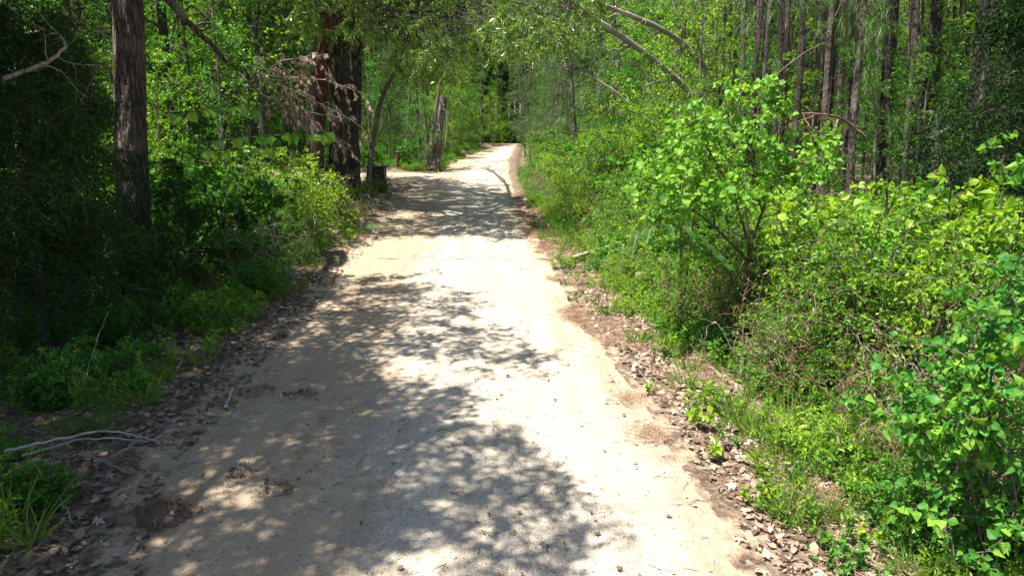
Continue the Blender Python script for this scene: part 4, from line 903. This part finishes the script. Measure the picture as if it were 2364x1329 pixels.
for px, Y, h, k, lab in [(690, 16.5, 2.3, 1, 'tall yellow-green bush in sun just in front of the big trunks'), (620, 15.5, 2.4, 5, 'sunlit lime-coloured bush left of the one before the big trunks'), (706, 19.5, 1.9, 0, 'green bush tucked against the foot of the reddish trunk'), (560, 14.2, 2.3, 4, 'star-leaved bush in half sun beneath the large-leaved sprigs'), (480, 14.5, 2.2, 0, 'smooth green bush right of the thick furrowed trunk'), (430, 16, 2.6, 1, 'tall yellow-green bush behind the small cedar'), (660, 14, 1.5, 2, 'small-leaved bush low before the sunlit yellow-green one'), (560, 12.5, 1.1, 4, 'low star-leaved bush near the left verge'), (815, 19.5, .45, 1, 'knee-high bright bush at the start of the dark bank')]:
    plant('bush', shrubs[k], foot(px, Y), lab, 'bush', GV, scale=h / 1.9)
for px, Y, s, lab in [(395, 12.2, .42, 'small dark cedar just right of the thick furrowed trunk'), (60, 9.0, 1.0, 'dark cedar at the far left edge of the woods'), (140, 10.3, .95, 'dark cedar between the left edge and the thick trunk'), (-120, 8.0, 1.1, 'dark cedar just outside the left edge')]:
    plant('cedar_tree', cedars[int(abs(px)) % 2], foot(px, Y), lab, 'cedar tree', scale=s)
for i, (pp, Y, lab) in enumerate([([(20, 620), (30, 500), (60, 400), (70, 300)], 9.5, 'dark slanting sapling stem at the left edge'), ([(95, 640), (85, 500), (60, 440), (50, 380)], 9.8, 'crooked dark sapling stem second from the left edge'), ([(140, 660), (142, 500), (150, 380), (175, 250), (240, 130)], 9.2, 'thin leaning green-barked stem crossing the left woods'), ([(220, 650), (218, 520), (222, 380)], 10.5, 'straight thin stem left of the thick trunk'), ([(158, 620), (162, 480), (165, 330)], 12, 'second straight thin stem in the left shade')]):
    P = path(Y, *pp); curve_thing('sapling_stem', P, .028, .012, 'bark_thin', lab, 'sapling', 7, 9, 160 + i, .7)
curve_thing('grey_trunk', path(16, (62, 600), (58, 450), (56, 250), (54, 60)), .22, .17, 'bark_pale', 'grey trunk half hidden by cedar at the left edge', 'tree', 12, 5, 170, 1.)
# bent bough reaching in from the top left and its dipping continuation
curve_thing('bent_bough', cs((300, -60, 11.5), (385, -5, 11.5), (430, 50, 11.6), (470, 85, 11.7), (500, 115, 11.8), (528, 150, 12)), .075, .030, 'bark_oak', 'dark crooked bough reaching down from the top left', 'bough', 9, 5, 171, .5)
curve_thing('drooping_branch', cs((545, 165, 12), (580, 195, 12), (605, 222, 12.1), (650, 240, 12.2), (720, 262, 12.4), (790, 272, 12.6)), .028, .010, 'bark_thin', 'thin drooping branch carrying withered leaves toward the big trunks', 'branch', 6, 5, 172, .5)
curve_thing('pale_branch', cs((0, 185, 8.5), (45, 170, 8.7), (110, 145, 9), (160, 105, 9.2), (115, 60, 9.4)), .03, .014, 'twig_pale', 'pale bare branch slanting up at the left edge', 'branch', 7, 8, 173, .6)
# branch of withered brown leaves
r = shuffled(175); o0 = at(560, 140, 12.2); t = thing('withered_branch', o0, 'dead branch of curled brown leaves hanging before the big trunks', 'branch')
A_ = []
for a, b in [((560, 150, 12.2), (700, 200, 12.6)), ((600, 170, 12.2), (850, 220, 12.9)), ((620, 190, 12.2), (840, 300, 12.9)), ((640, 240, 12.2), (800, 345, 12.7)), ((600, 215, 12), (720, 290, 12.4)), ((620, 160, 12.2), (745, 130, 12.6))]:
    p, q = at(*a), at(*b); u_ = np.linspace(0, 1, 8)[:, None]; c = p * (1 - u_) + q * u_; c[:, 2] += .08 * np.sin(u_[:, 0] * 3.1); c[1:-1] += r.normal(size=(6, 3)) * .02; A_.append(c)
A_ = np.array(A_); g = Geo(); tubes(g, A_, .009 * np.linspace(1, .3, 8)[None], 4); P, D, tt = children(A_, 15, .1, 1, .8, r); tw = strands(P, D, .16 + .22 * r.rand(len(P)), .5, 5, .15, r); tubes(g, tw, .003, 3)
link('stem', g.mesh('stem', ['twig_pale'], o0), t)
dl_ = []
for i in range(5):
    g = Geo(); vs, fs = SH['oval']; v = np.array(vs, float); v[:, 0] *= .34 + .05 * (i % 3); v[:, 2] += np.abs(v[:, 0]) * (1.0 + .4 * i) - .25 * v[:, 1] ** 2; g.add(v, fs, 0, .15 + .2 * i); dl_.append(g.mesh('withered_leaf', ['deadhang']))
P, D, tt = children(tw, 8, .4, 1, .8, r); pp_ = r.permutation(len(P)); P, D = P[pp_], D[pp_]; D = unit(D * .5 + np.array([0, 0, -1.])); L = .085 * (.6 + .8 * r.rand(len(P)))
S, Nn = blade_frames(D, 0, r)
for i in range(min(300, len(P))):
    o = bpy.data.objects.new('withered_leaf', dl_[i % 5]); col.objects.link(o); o.parent = t; m4 = Matrix.Identity(4)
    for k in range(3): m4[k][0] = S[i][k] * L[i]; m4[k][1] = D[i][k] * L[i]; m4[k][2] = Nn[i][k] * L[i]; m4[k][3] = P[i][k] - o0[k]
    o.matrix_local = m4
if len(P) > 300:
    g = Geo(); leaves(g, P[300:], D[300:], L[300:], L[300:] * .4, 'oval', 0, .4, 0, r); tag(link('foliage', g.mesh('foliage', ['deadhang'], o0), t), kind='stuff')
# mulberry sprigs with big hanging leaves
for i, (pts, nl, lab) in enumerate([(cs((470, 330, 8.6), (560, 318, 8.5), (640, 312, 8.4), (700, 310, 8.35), (758, 312, 8.3)), 17, 'level sprig of large heart-shaped leaves hanging before the left woods'), (cs((450, 350, 8.6), (540, 345, 8.5), (600, 342, 8.45), (630, 345, 8.4)), 9, 'shorter large-leaved sprig under the level one'), (cs((380, 260, 9), (440, 258, 8.9), (520, 245, 8.8), (600, 250, 8.7)), 12, 'sprig of large leaves above the level one on the left')]):
    r = shuffled(180 + i); o0 = pts[0]; t = thing('hanging_sprig', o0, lab, 'sprig'); g = Geo(); tubes(g, pts, np.linspace(.008, .003, len(pts)), 5); link('stem', g.mesh('stem', ['twig'], o0), t)
    P, D, tt = children(pts[None], nl, .05, 1, 1.1, r); D = unit(D * .6 + np.array([.1, -.1, -.75])); leaf_parts(t, o0, P, D, .15 * (.75 + .4 * r.rand(nl)), HM['tallow'], 0, .2, 300, r)

# ================================================================ SMALL THINGS AT THE BEND
def box(g, c, s, mat=0):
    c = np.array(c); s = np.array(s) / 2; V = c + s * np.array([(a, b, d) for a in (-1, 1) for b in (-1, 1) for d in (-1, 1)])
    g.add(V, [(0, 1, 3), (0, 3, 2), (4, 6, 7), (4, 7, 5), (0, 4, 5), (0, 5, 1), (2, 3, 7), (2, 7, 6), (0, 2, 6), (0, 6, 4), (1, 5, 7), (1, 7, 3)], mat)
M['darkwood'] = plain_mat('dark_board', (.02, .018, .016), (.06, .052, .045), 6)
M['redwood'] = plain_mat('red_post', (.08, .035, .02), (.17, .07, .045), 8)
M['cap'] = plain_mat('pale_cap', (.16, .19, .22), (.28, .32, .36), 8, .4)
b_ = at(870, 400, 27); zb = float(gz(b_[0], b_[1])); t = thing('wooden_crate', (b_[0], b_[1], zb), 'dark square timber box in the shade beside the side track', 'box')
topz = at(870, 386, 27)[2] - zb
for i in range(5):
    g = Geo(); box(g, (0, -.28, topz * (i + .5) / 5), (.62, .03, topz / 5 - .015)); link('plank', g.mesh('plank', ['darkwood']), t)
    g = Geo(); box(g, (.31, 0, topz * (i + .5) / 5), (.03, .55, topz / 5 - .015)); link('plank', g.mesh('plank', ['darkwood']), t)
g = Geo(); box(g, (0, 0, topz / 2 - .02), (.56, .5, topz - .04)); link('body', g.mesh('body', ['darkwood']), t)
g = Geo(); box(g, (0, 0, topz + .02), (.7, .62, .04)); link('lid', g.mesh('lid', ['darkwood']), t)
g = Geo(); box(g, (.36, -.3, topz / 2), (.05, .05, topz)); link('corner_post', g.mesh('corner_post', ['twig_pale']), t)
b_ = at(917, 370, 41); zb = float(gz(b_[0], b_[1])); t = thing('marker_post', (b_[0], b_[1], zb), 'short red-brown post with a pale cap beyond the side track', 'post')
hz_ = at(917, 352, 41)[2] - zb
g = Geo(); C = np.array([(0, 0, -.1), (0, 0, hz_ * .5), (.02, 0, hz_)]); tubes(g, C, .09, 9); link('post', g.mesh('post', ['redwood']), t)
g = Geo(); box(g, (.02, 0, hz_ + .04), (.22, .22, .05)); link('cap', g.mesh('cap', ['cap']), t)

# ================================================================ DISTANT WOODS AND GROUND COVER
dr_ = shuffled(190); P = []
while len(P) < 430:
    a = (dr_.rand() - .5) * 2.3; d = 66 + 75 * dr_.rand(); x, y = math.sin(a) * d, math.cos(a) * d
    if y < 94 and xl(y) - 4 < x < xr(y) + 3: continue
    P.append((x, y, 0))
n_wide = len(P)
for i in range(260):
    a = -.02 + .8 * (dr_.rand() - .5); d = 99 + 34 * dr_.rand(); P.append((math.sin(a) * d, math.cos(a) * d, 0))
P = np.array(P)
PP = np.repeat(P, 2, 0); sc_ = np.repeat(np.where(np.arange(len(P)) < n_wide, .9, 1.4) + .5 * dr_.rand(len(P)), 2); ro = np.repeat(np.stack([0 * sc_[::2], 0 * sc_[::2], dr_.rand(len(P)) * 6.28], -1), 2, 0); kk = dr_.randint(4, size=len(P)); idx = np.stack([kk * 2, kk * 2 + 1], -1).ravel()
gn_scatter('distant_woods', PP, ro, sc_, idx, [m_ for f_ in forest for m_ in (f_['crown'], f_['trunk'])], 'far green woods closing off the view behind the nearer trees')
P = []
while len(P) < 420:
    a = (dr_.rand() - .5) * 2.2; d = 45 + 60 * dr_.rand(); x, y = math.sin(a) * d, math.cos(a) * d
    if y < 97 and xl(y) - 2.2 < x < xs(y) + 1.2: continue
    P.append((x, y, float(gz(x, y))))
for i in range(420):
    a = .5 * (dr_.rand() - .5); d = 97 + 16 * dr_.rand(); x, y = math.sin(a) * d, math.cos(a) * d; P.append((x, y, float(gz(x, y)) + 2.6 * dr_.rand() ** 2))
P = np.array(P); gn_scatter('distant_undergrowth', P, zrot(len(P), .03), 1.0 + .9 * dr_.rand(len(P)), dr_.randint(6, size=len(P)), [s_['foliage'] for s_ in shrubs], 'leafy undergrowth beneath the far woods')

def cover(n, ylo, yhi, side, lo, hi, r, power=1.5):
    y = ylo + (yhi - ylo) * r.rand(n) ** power; o = lo + (hi - lo) * r.rand(n)
    x = xs(y) + o if side > 0 else xl(y) - o
    return np.stack([x, y, gz(x, y)], -1)
def off_track(P): return P[~((P[:, 1] > 28.5) & (P[:, 1] < 40.5) & (P[:, 0] < xl(P[:, 1])))]
r = shuffled(200)
P = off_track(np.concatenate([cover(1500, 4, 40, 1, .25, 4.5, r), cover(170, 4, 24, 1, -.5, .5, r), cover(650, 10, 60, -1, .5, 4.5, r), cover(150, 3.5, 12, -1, .7, 5, r), cover(900, 38, 75, -1, .1, 2.6, r, 1.), cover(500, 3, 30, -1, 3, 12, r)]))
P = P[nz(P[:, 0], P[:, 1], 1.4, 4) > -.15]
gn_scatter('roadside_grass', P, zrot(len(P), .12), .5 + .8 * r.rand(len(P)), r.choice(4, len(P), p=[.35, .25, .3, .1]), tufts, 'tufts of green and straw-coloured grass along both verges')
P = off_track(np.concatenate([cover(60, 4, 14, 1, -.7, .4, r), cover(1400, 4, 40, 1, .6, 7, r), cover(220, 8, 26, -1, .5, 9, r)]))
gn_scatter('roadside_weeds', P, zrot(len(P), .1), .5 + .7 * r.rand(len(P)), r.randint(4, size=len(P)), herbs, 'leafy weeds growing between the bushes and along the verges')
P = off_track(np.concatenate([cover(1150, 4.3, 40, 1, .75, 7, r), cover(70, 4.3, 40, 1, .2, .9, r), cover(210, 9, 50, -1, .9, 10, r), cover(60, 3.2, 10, -1, 1.2, 6, r), cover(300, 38, 75, -1, .8, 5, r, 1)]))
gn_scatter('low_undergrowth', P, zrot(len(P), .1), .5 + .7 * r.rand(len(P)), r.randint(4, size=len(P)), [l_['foliage'] for l_ in lows], 'low tangle of seedlings and vines under the bushes')
P = off_track(np.concatenate([cover(420, 4.5, 34, 1, .5, 7, r), cover(90, 12, 40, -1, .8, 5, r)]))
ds = []
for i in range(3):
    g = Geo(); q = shuffled(300 + i); S = q.normal(size=(12, 3)) * .08; S[:, 2] = 0; D = unit(np.stack([q.normal(size=12) * .4, q.normal(size=12) * .4, np.ones(12)], -1)); C = strands(S, D, .7 + .6 * q.rand(12), .15, 6, .25, q); tubes(g, C, .005 * np.linspace(1, .4, 6)[None], 3)
    a_, b_, _ = children(C, 5, .3, 1, .8, q); tubes(g, strands(a_, b_, .25, .2, 4, .3, q), .0022, 3); leaves(g, a_, b_, .05, .025, 'diamond', 1, .4, .3, q); ds.append(g.mesh('dry_stems', ['twig_red' if i < 2 else 'twig_pale', 'dead']))
gn_scatter('dry_stems', P, zrot(len(P), .2), .6 + .7 * r.rand(len(P)), r.randint(3, size=len(P)), ds, 'reddish and grey dead stems tangled through the brush')
# fallen leaves
fl = []
for i in range(6):
    g = Geo(); vs, fs = SH['star' if i % 3 == 0 else 'oval']; v = np.array(vs, float); v[:, 0] *= [1.0, .75, .6][i % 3]; v[:, 1] -= .5; v[:, 2] = v[:, 2] + .35 * v[:, 0] ** 2 * (1 if i < 3 else -1) + .25 * v[:, 1] ** 2 + .03
    g.add(v, fs, 0, .1 + .17 * i); fl.append(g.mesh('fallen_leaf', ['dead' if i % 2 else 'deadbrown']))
nn = [(11000, 2.2, 12, 1), (6000, 8, 30, 1), (5200, 2.2, 14, -1), (2200, 8, 30, -1)]; P = []
for n_, a, b, s in nn:
    if s > 0:
        y = a + (b - a) * r.rand(n_); w = xs(y) - xr(y); x = xr(y) + .15 + (w + .5) * r.beta(1.6, 1.3, n_)
    else:
        y = a + (b - a) * r.rand(n_); x = xl(y) - .05 - 2.0 * r.rand(n_) ** 1.5
    P.append(np.stack([x, y, gz(x, y) + (.016 + .022 * r.rand(n_) if s > 0 else .014)], -1))
y = 2.5 + 24 * r.rand(1000) ** 1.4; x = xl(y) + (xr(y) - xl(y)) * r.rand(1000); P.append(np.stack([x, y, gz(x, y) + .022], -1))
x = -14 * r.rand(3000) - 3; y = 4 + 20 * r.rand(3000); k = x < xl(y); P.append(np.stack([x, y, gz(x, y) + .015], -1)[k])
P = np.concatenate(P); P = off_track(P); dens = nz(P[:, 0], P[:, 1], 2.3, 6) > -.38; dens |= (P[:, 0] > xr(P[:, 1])); P = P[dens]
S_ = .025 + .085 * r.rand(len(P)) ** 2.0; S_[(P[:, 0] > xl(P[:, 1])) & (P[:, 0] < xr(P[:, 1]))] *= .55
rot = np.stack([r.normal(size=len(P)) * .35, r.normal(size=len(P)) * .35, r.rand(len(P)) * 6.28], -1); idx = r.randint(6, size=len(P))
app = S_ / np.linalg.norm(P - np.array([0, 0, CAM_H]), axis=1); pc_ = P[:, 1] * cp + (CAM_H - P[:, 2]) * sp; inv = (np.abs(P[:, 0] / pc_) < .74) & (P[:, 1] > 3.9)
order = np.argsort(-np.where(inv, app, 0)); pick = order[:300]; rest_ = order[300:]
for i in pick:
    o = bpy.data.objects.new('fallen_leaf', fl[idx[i]]); col.objects.link(o); o.parent = ground_o; o.location = P[i]; o.rotation_euler = rot[i]; o.scale = (S_[i],) * 3
gn_scatter('leaf_litter', P[rest_], rot[rest_], S_[rest_], idx[rest_], fl, 'dry brown leaves lying thick on both verges')
# pine straw
g = Geo(); n_ = 24; a = r.rand(n_) * 3.14; c = r.normal(size=(n_, 2)) * .06
C = np.stack([c[:, :1] + np.cos(a)[:, None] * np.linspace(-.09, .09, 3), c[:, 1:] + np.sin(a)[:, None] * np.linspace(-.09, .09, 3), .008 + .02 * r.rand(n_, 1) + .01 * np.linspace(0, 1, 3)[None]], -1); tubes(g, C, .0016, 3, 0, .5); ps = g.mesh('straw', ['straw'])
y = 3 + 26 * r.rand(4200) ** 1.5; w = xs(y) - xr(y); x = xr(y) - .12 + (w + .5) * r.rand(4200) ** 1.3; k = (nz(x * 2, y, 1.5, 7) + .4 * nz(x, y, 6, 2)) > .10 + .5 * r.rand(4200); P = np.stack([x, y, gz(x, y)], -1)[k]
gn_scatter('pine_straw', P, zrot(len(P), .06), .8 + .8 * r.rand(len(P)), np.zeros(len(P)), [ps], 'reddish pine needles drifted along the right edge of the gravel')
# loose gravel and debris on the road
gs = []
for i in range(4):
    g = Geo(); th = np.arange(6) / 6 * 6.28; q = shuffled(i); ring = np.stack([np.cos(th) * (.8 + .4 * q.rand(6)), np.sin(th) * (.6 + .4 * q.rand(6)), 0 * th + .1], -1) * .5
    V = np.vstack([ring, ring * [.6, .6, 1] + [0, 0, .25 + .1 * q.rand()]]); T = [(j, (j + 1) % 6, 6 + j) for j in range(6)] + [((j + 1) % 6, 6 + (j + 1) % 6, 6 + j) for j in range(6)] + [(6, 7, 8), (6, 8, 9), (6, 9, 10), (6, 10, 11)]; g.add(V, T); gs.append(g.mesh('stone', ['stone']))
n_ = 9000; y = 3.2 + 15 * r.rand(n_) ** 1.6; u_ = np.clip(.56 + .2 * r.normal(size=n_), .02, .98); x = xl(y) + (xr(y) - xl(y)) * u_; P = np.stack([x, y, gz(x, y) + .004], -1)
gn_scatter('loose_gravel', P, zrot(n_, .3), .008 + .022 * r.rand(n_) ** 3, r.randint(4, size=n_), gs, 'loose pebbles on the pale road')
g = Geo(); tubes(g, strands(np.array([[-.5, 0, .03]]), np.array([[1., 0, 0]]), 1., 0, 6, .15, r), .018 * np.linspace(1, .5, 6)[None], 4); tubes(g, strands(np.array([[0., 0, .03]]), np.array([[.7, .5, 0]]), .4, 0, 4, .15, r), .010, 3); tg1 = g.mesh('twig_piece', ['twig'])
n_ = 1700; y = 3.2 + 22 * r.rand(n_) ** 1.5; x = xl(y) - .6 + (xs(y) - xl(y) + .8) * r.rand(n_); P = np.stack([x, y, gz(x, y) + .005], -1)
gn_scatter('twig_debris', P, zrot(n_, .03), .05 + .16 * r.rand(n_) ** 2, np.zeros(n_), [tg1], 'tiny twigs and bark scraps scattered over the road')
# heaps of washed-up debris and sticks by the left edge
def heap(px, py, w, h, label, seed, n=520):
    r = shuffled(seed); c = ground(px, py); c[2] = float(gz(c[0], c[1])); t = thing('debris_clump', c, label, 'debris clump')
    g = Geo(); m_ = 14; a = np.linspace(0, 6.28, 20, endpoint=False); V = [(0, 0, h)]
    for q in (.35, .7, 1.0): V += [(math.cos(x_) * w * q * (.85 + .3 * r.rand()), math.sin(x_) * w * .7 * q * (.85 + .3 * r.rand()), h * (1 - q ** 1.6) * (.8 + .4 * r.rand()) - .02) for x_ in a]
    T = [(0, 1 + j, 1 + (j + 1) % 20) for j in range(20)]
    for ri in range(2):
        for j in range(20): p_, q_ = 1 + ri * 20 + j, 1 + ri * 20 + (j + 1) % 20; T += [(p_, p_ + 20, q_), (q_, p_ + 20, q_ + 20)]
    g.add(V, T, 0, .5, True)
    if h > .1: link('soil', g.mesh('soil', ['soilclump']), t)
    g = Geo(); a = r.rand(n) * 6.28; q = np.sqrt(r.rand(n)) if h > .1 else np.abs(r.normal(size=n)) * .75; S = np.stack([np.cos(a) * q * w * (1 + .4 * np.sin(2 * a)), np.sin(a) * q * w * .7, h * np.maximum(0, 1 - q ** 1.6) + .008], -1); b_ = a + r.normal(size=n) * 1.5; D = unit(np.stack([np.cos(b_), np.sin(b_), .05 - (.4 * q if h > .1 else 0 * q)], -1)); tubes(g, strands(S, D, .07 + .09 * r.rand(n), .35, 4, .35, r), .0011, 3); link('straw', g.mesh('straw', ['strawdark'], None), t)
    for i in range(14):
        o = bpy.data.objects.new('leaf', fl[i % 6]); col.objects.link(o); o.parent = t; aa = r.rand() * 6.28; qq = .5 + .7 * r.rand(); o.location = (math.cos(aa) * w * qq, math.sin(aa) * w * .7 * qq, max(.015, h * (1 - qq ** 1.6)) + .01); o.rotation_euler = (r.normal() * .5, r.normal() * .5, aa); o.scale = (.08,) * 3
heap(375, 1185, .26, .15, 'dark clump of soil, straw and leaves at the lower left edge of the road', 210)
heap(600, 900, .2, .06, 'small sunlit heap of straw and leaves on the left road edge', 211, 90)
heap(690, 912, .16, .035, 'flat dark smear of washed-up needles on the road near the sunlit heap', 212, 60)
heap(560, 1090, .12, .03, 'little drift of needles on the shaded sand', 213, 40)
heap(640, 1128, .13, .025, 'thin drift of needles right of the little one on shaded sand', 214, 40)
for i, (pp, r0, mt, lab) in enumerate([
    ([(0, 1045, .25), (120, 1015, .28), (240, 992, .22), (320, 1003, .12), (375, 1025, .03)], .014, 'twig_pale', 'long arching fallen branch in the lower left shade, uppermost of the pile'),
    ([(40, 1055, .12), (180, 1012, .2), (280, 1010, .16), (350, 1020, .05)], .012, 'twig_pale', 'thin pale branch lying under the arching one'),
    ([(180, 1045, .10), (250, 1068, .12), (310, 1095, .03)], .014, 'twig_pale', 'short forked branch reaching toward the road below the pile'),
    ([(250, 1058, .06), (290, 1035, .12), (318, 1015, .16)], .016, 'twig_pale', 'stubby pale stick leaning on the branch pile'),
    ([(520, 945, .04), (530, 915, .05), (538, 890, .09)], .022, 'twig_pale', 'pale stub of wood at the road edge beside the sunlit heap'),
    ([(500, 925, .03), (545, 942, .04)], .02, 'twig', 'dark broken stick at the road edge under the pale stub'),
    ([(110, 1120, .05), (150, 1160, .12), (170, 1215, .03)], .009, 'twig_pale', 'thin curved stick in the dark lower left corner'),
    ([(180, 950, .02), (215, 810, .45), (240, 740, .7), (262, 690, .95)], .007, 'twig_pale', 'tall thin bare stalk bending over the shaded left brush'),
    ([(860, 598, .03), (980, 596, .02), (1100, 597, .02), (1235, 600, .02)], .007, 'twig', 'thin dark stick lying across the sunlit road'),
    ([(690, 740, .03), (760, 722, .03), (850, 716, .02)], .010, 'twig', 'dark root-like stick at the left road edge'),
    ([(1115, 560, .03), (1200, 550, .03), (1290, 545, .03)], .012, 'twig', 'dark stick across the right shoulder at the end of the shade')]):
    C = []
    for x, y, z in pp:
        q = ground(x, y); q = ground(x, y, float(gz(q[0], q[1])) + z); C.append(q)
    curve_thing('fallen_branch' if i < 4 else 'stick', C, r0, r0 * .5, mt, lab, 'branch' if i < 4 else 'stick', 6, 3 if i < 4 or i == 8 else 0, 220 + i, .25, None, .14 if i >= 8 else .02)
# seedlings on the right shoulder
for i, (px, py, s, lab) in enumerate([(1628, 985, .28, 'small broad-leaved seedling alone on the right shoulder'), (1710, 950, .22, 'low leafy seedling nearer the brush on the right shoulder'), (1650, 1050, .22, 'frail green seedling below the broad-leaved one'), (1500, 908, .16, 'tiny seedling at the gravel edge'), (1870, 1030, .35, 'leafy seedling at the foot of the verge grass'), (2010, 1240, .22, 'pale green seedling by the ditch at the lower right'), (1720, 1150, .14, 'tiny green sprout among the leaves on the shoulder')]):
    r = shuffled(240 + i); c = ground(px, py); c[2] = float(gz(c[0], c[1])); t = thing('seedling', c, lab, 'seedling'); g = Geo(); S = np.zeros((3, 3)); D = unit(np.stack([r.normal(size=3) * .3, r.normal(size=3) * .3, np.ones(3)], -1)); C = strands(S, D, s * (.7 + .5 * r.rand(3)), .1, 5, .1, r); tubes(g, C, .003, 4); link('stem', g.mesh('stem', ['twig']), t)
    P, D, tt = children(C, 6, .3, 1, 1.1, r); leaf_parts(t, (0, 0, 0), P, D, s * .33 * (.7 + .4 * r.rand(len(P))), HM['lime'], 0, .7, 300, r, mat if False else None)
print('objects', len(bpy.data.objects), 'tris', sum(len(m_.polygons) for m_ in bpy.data.meshes))
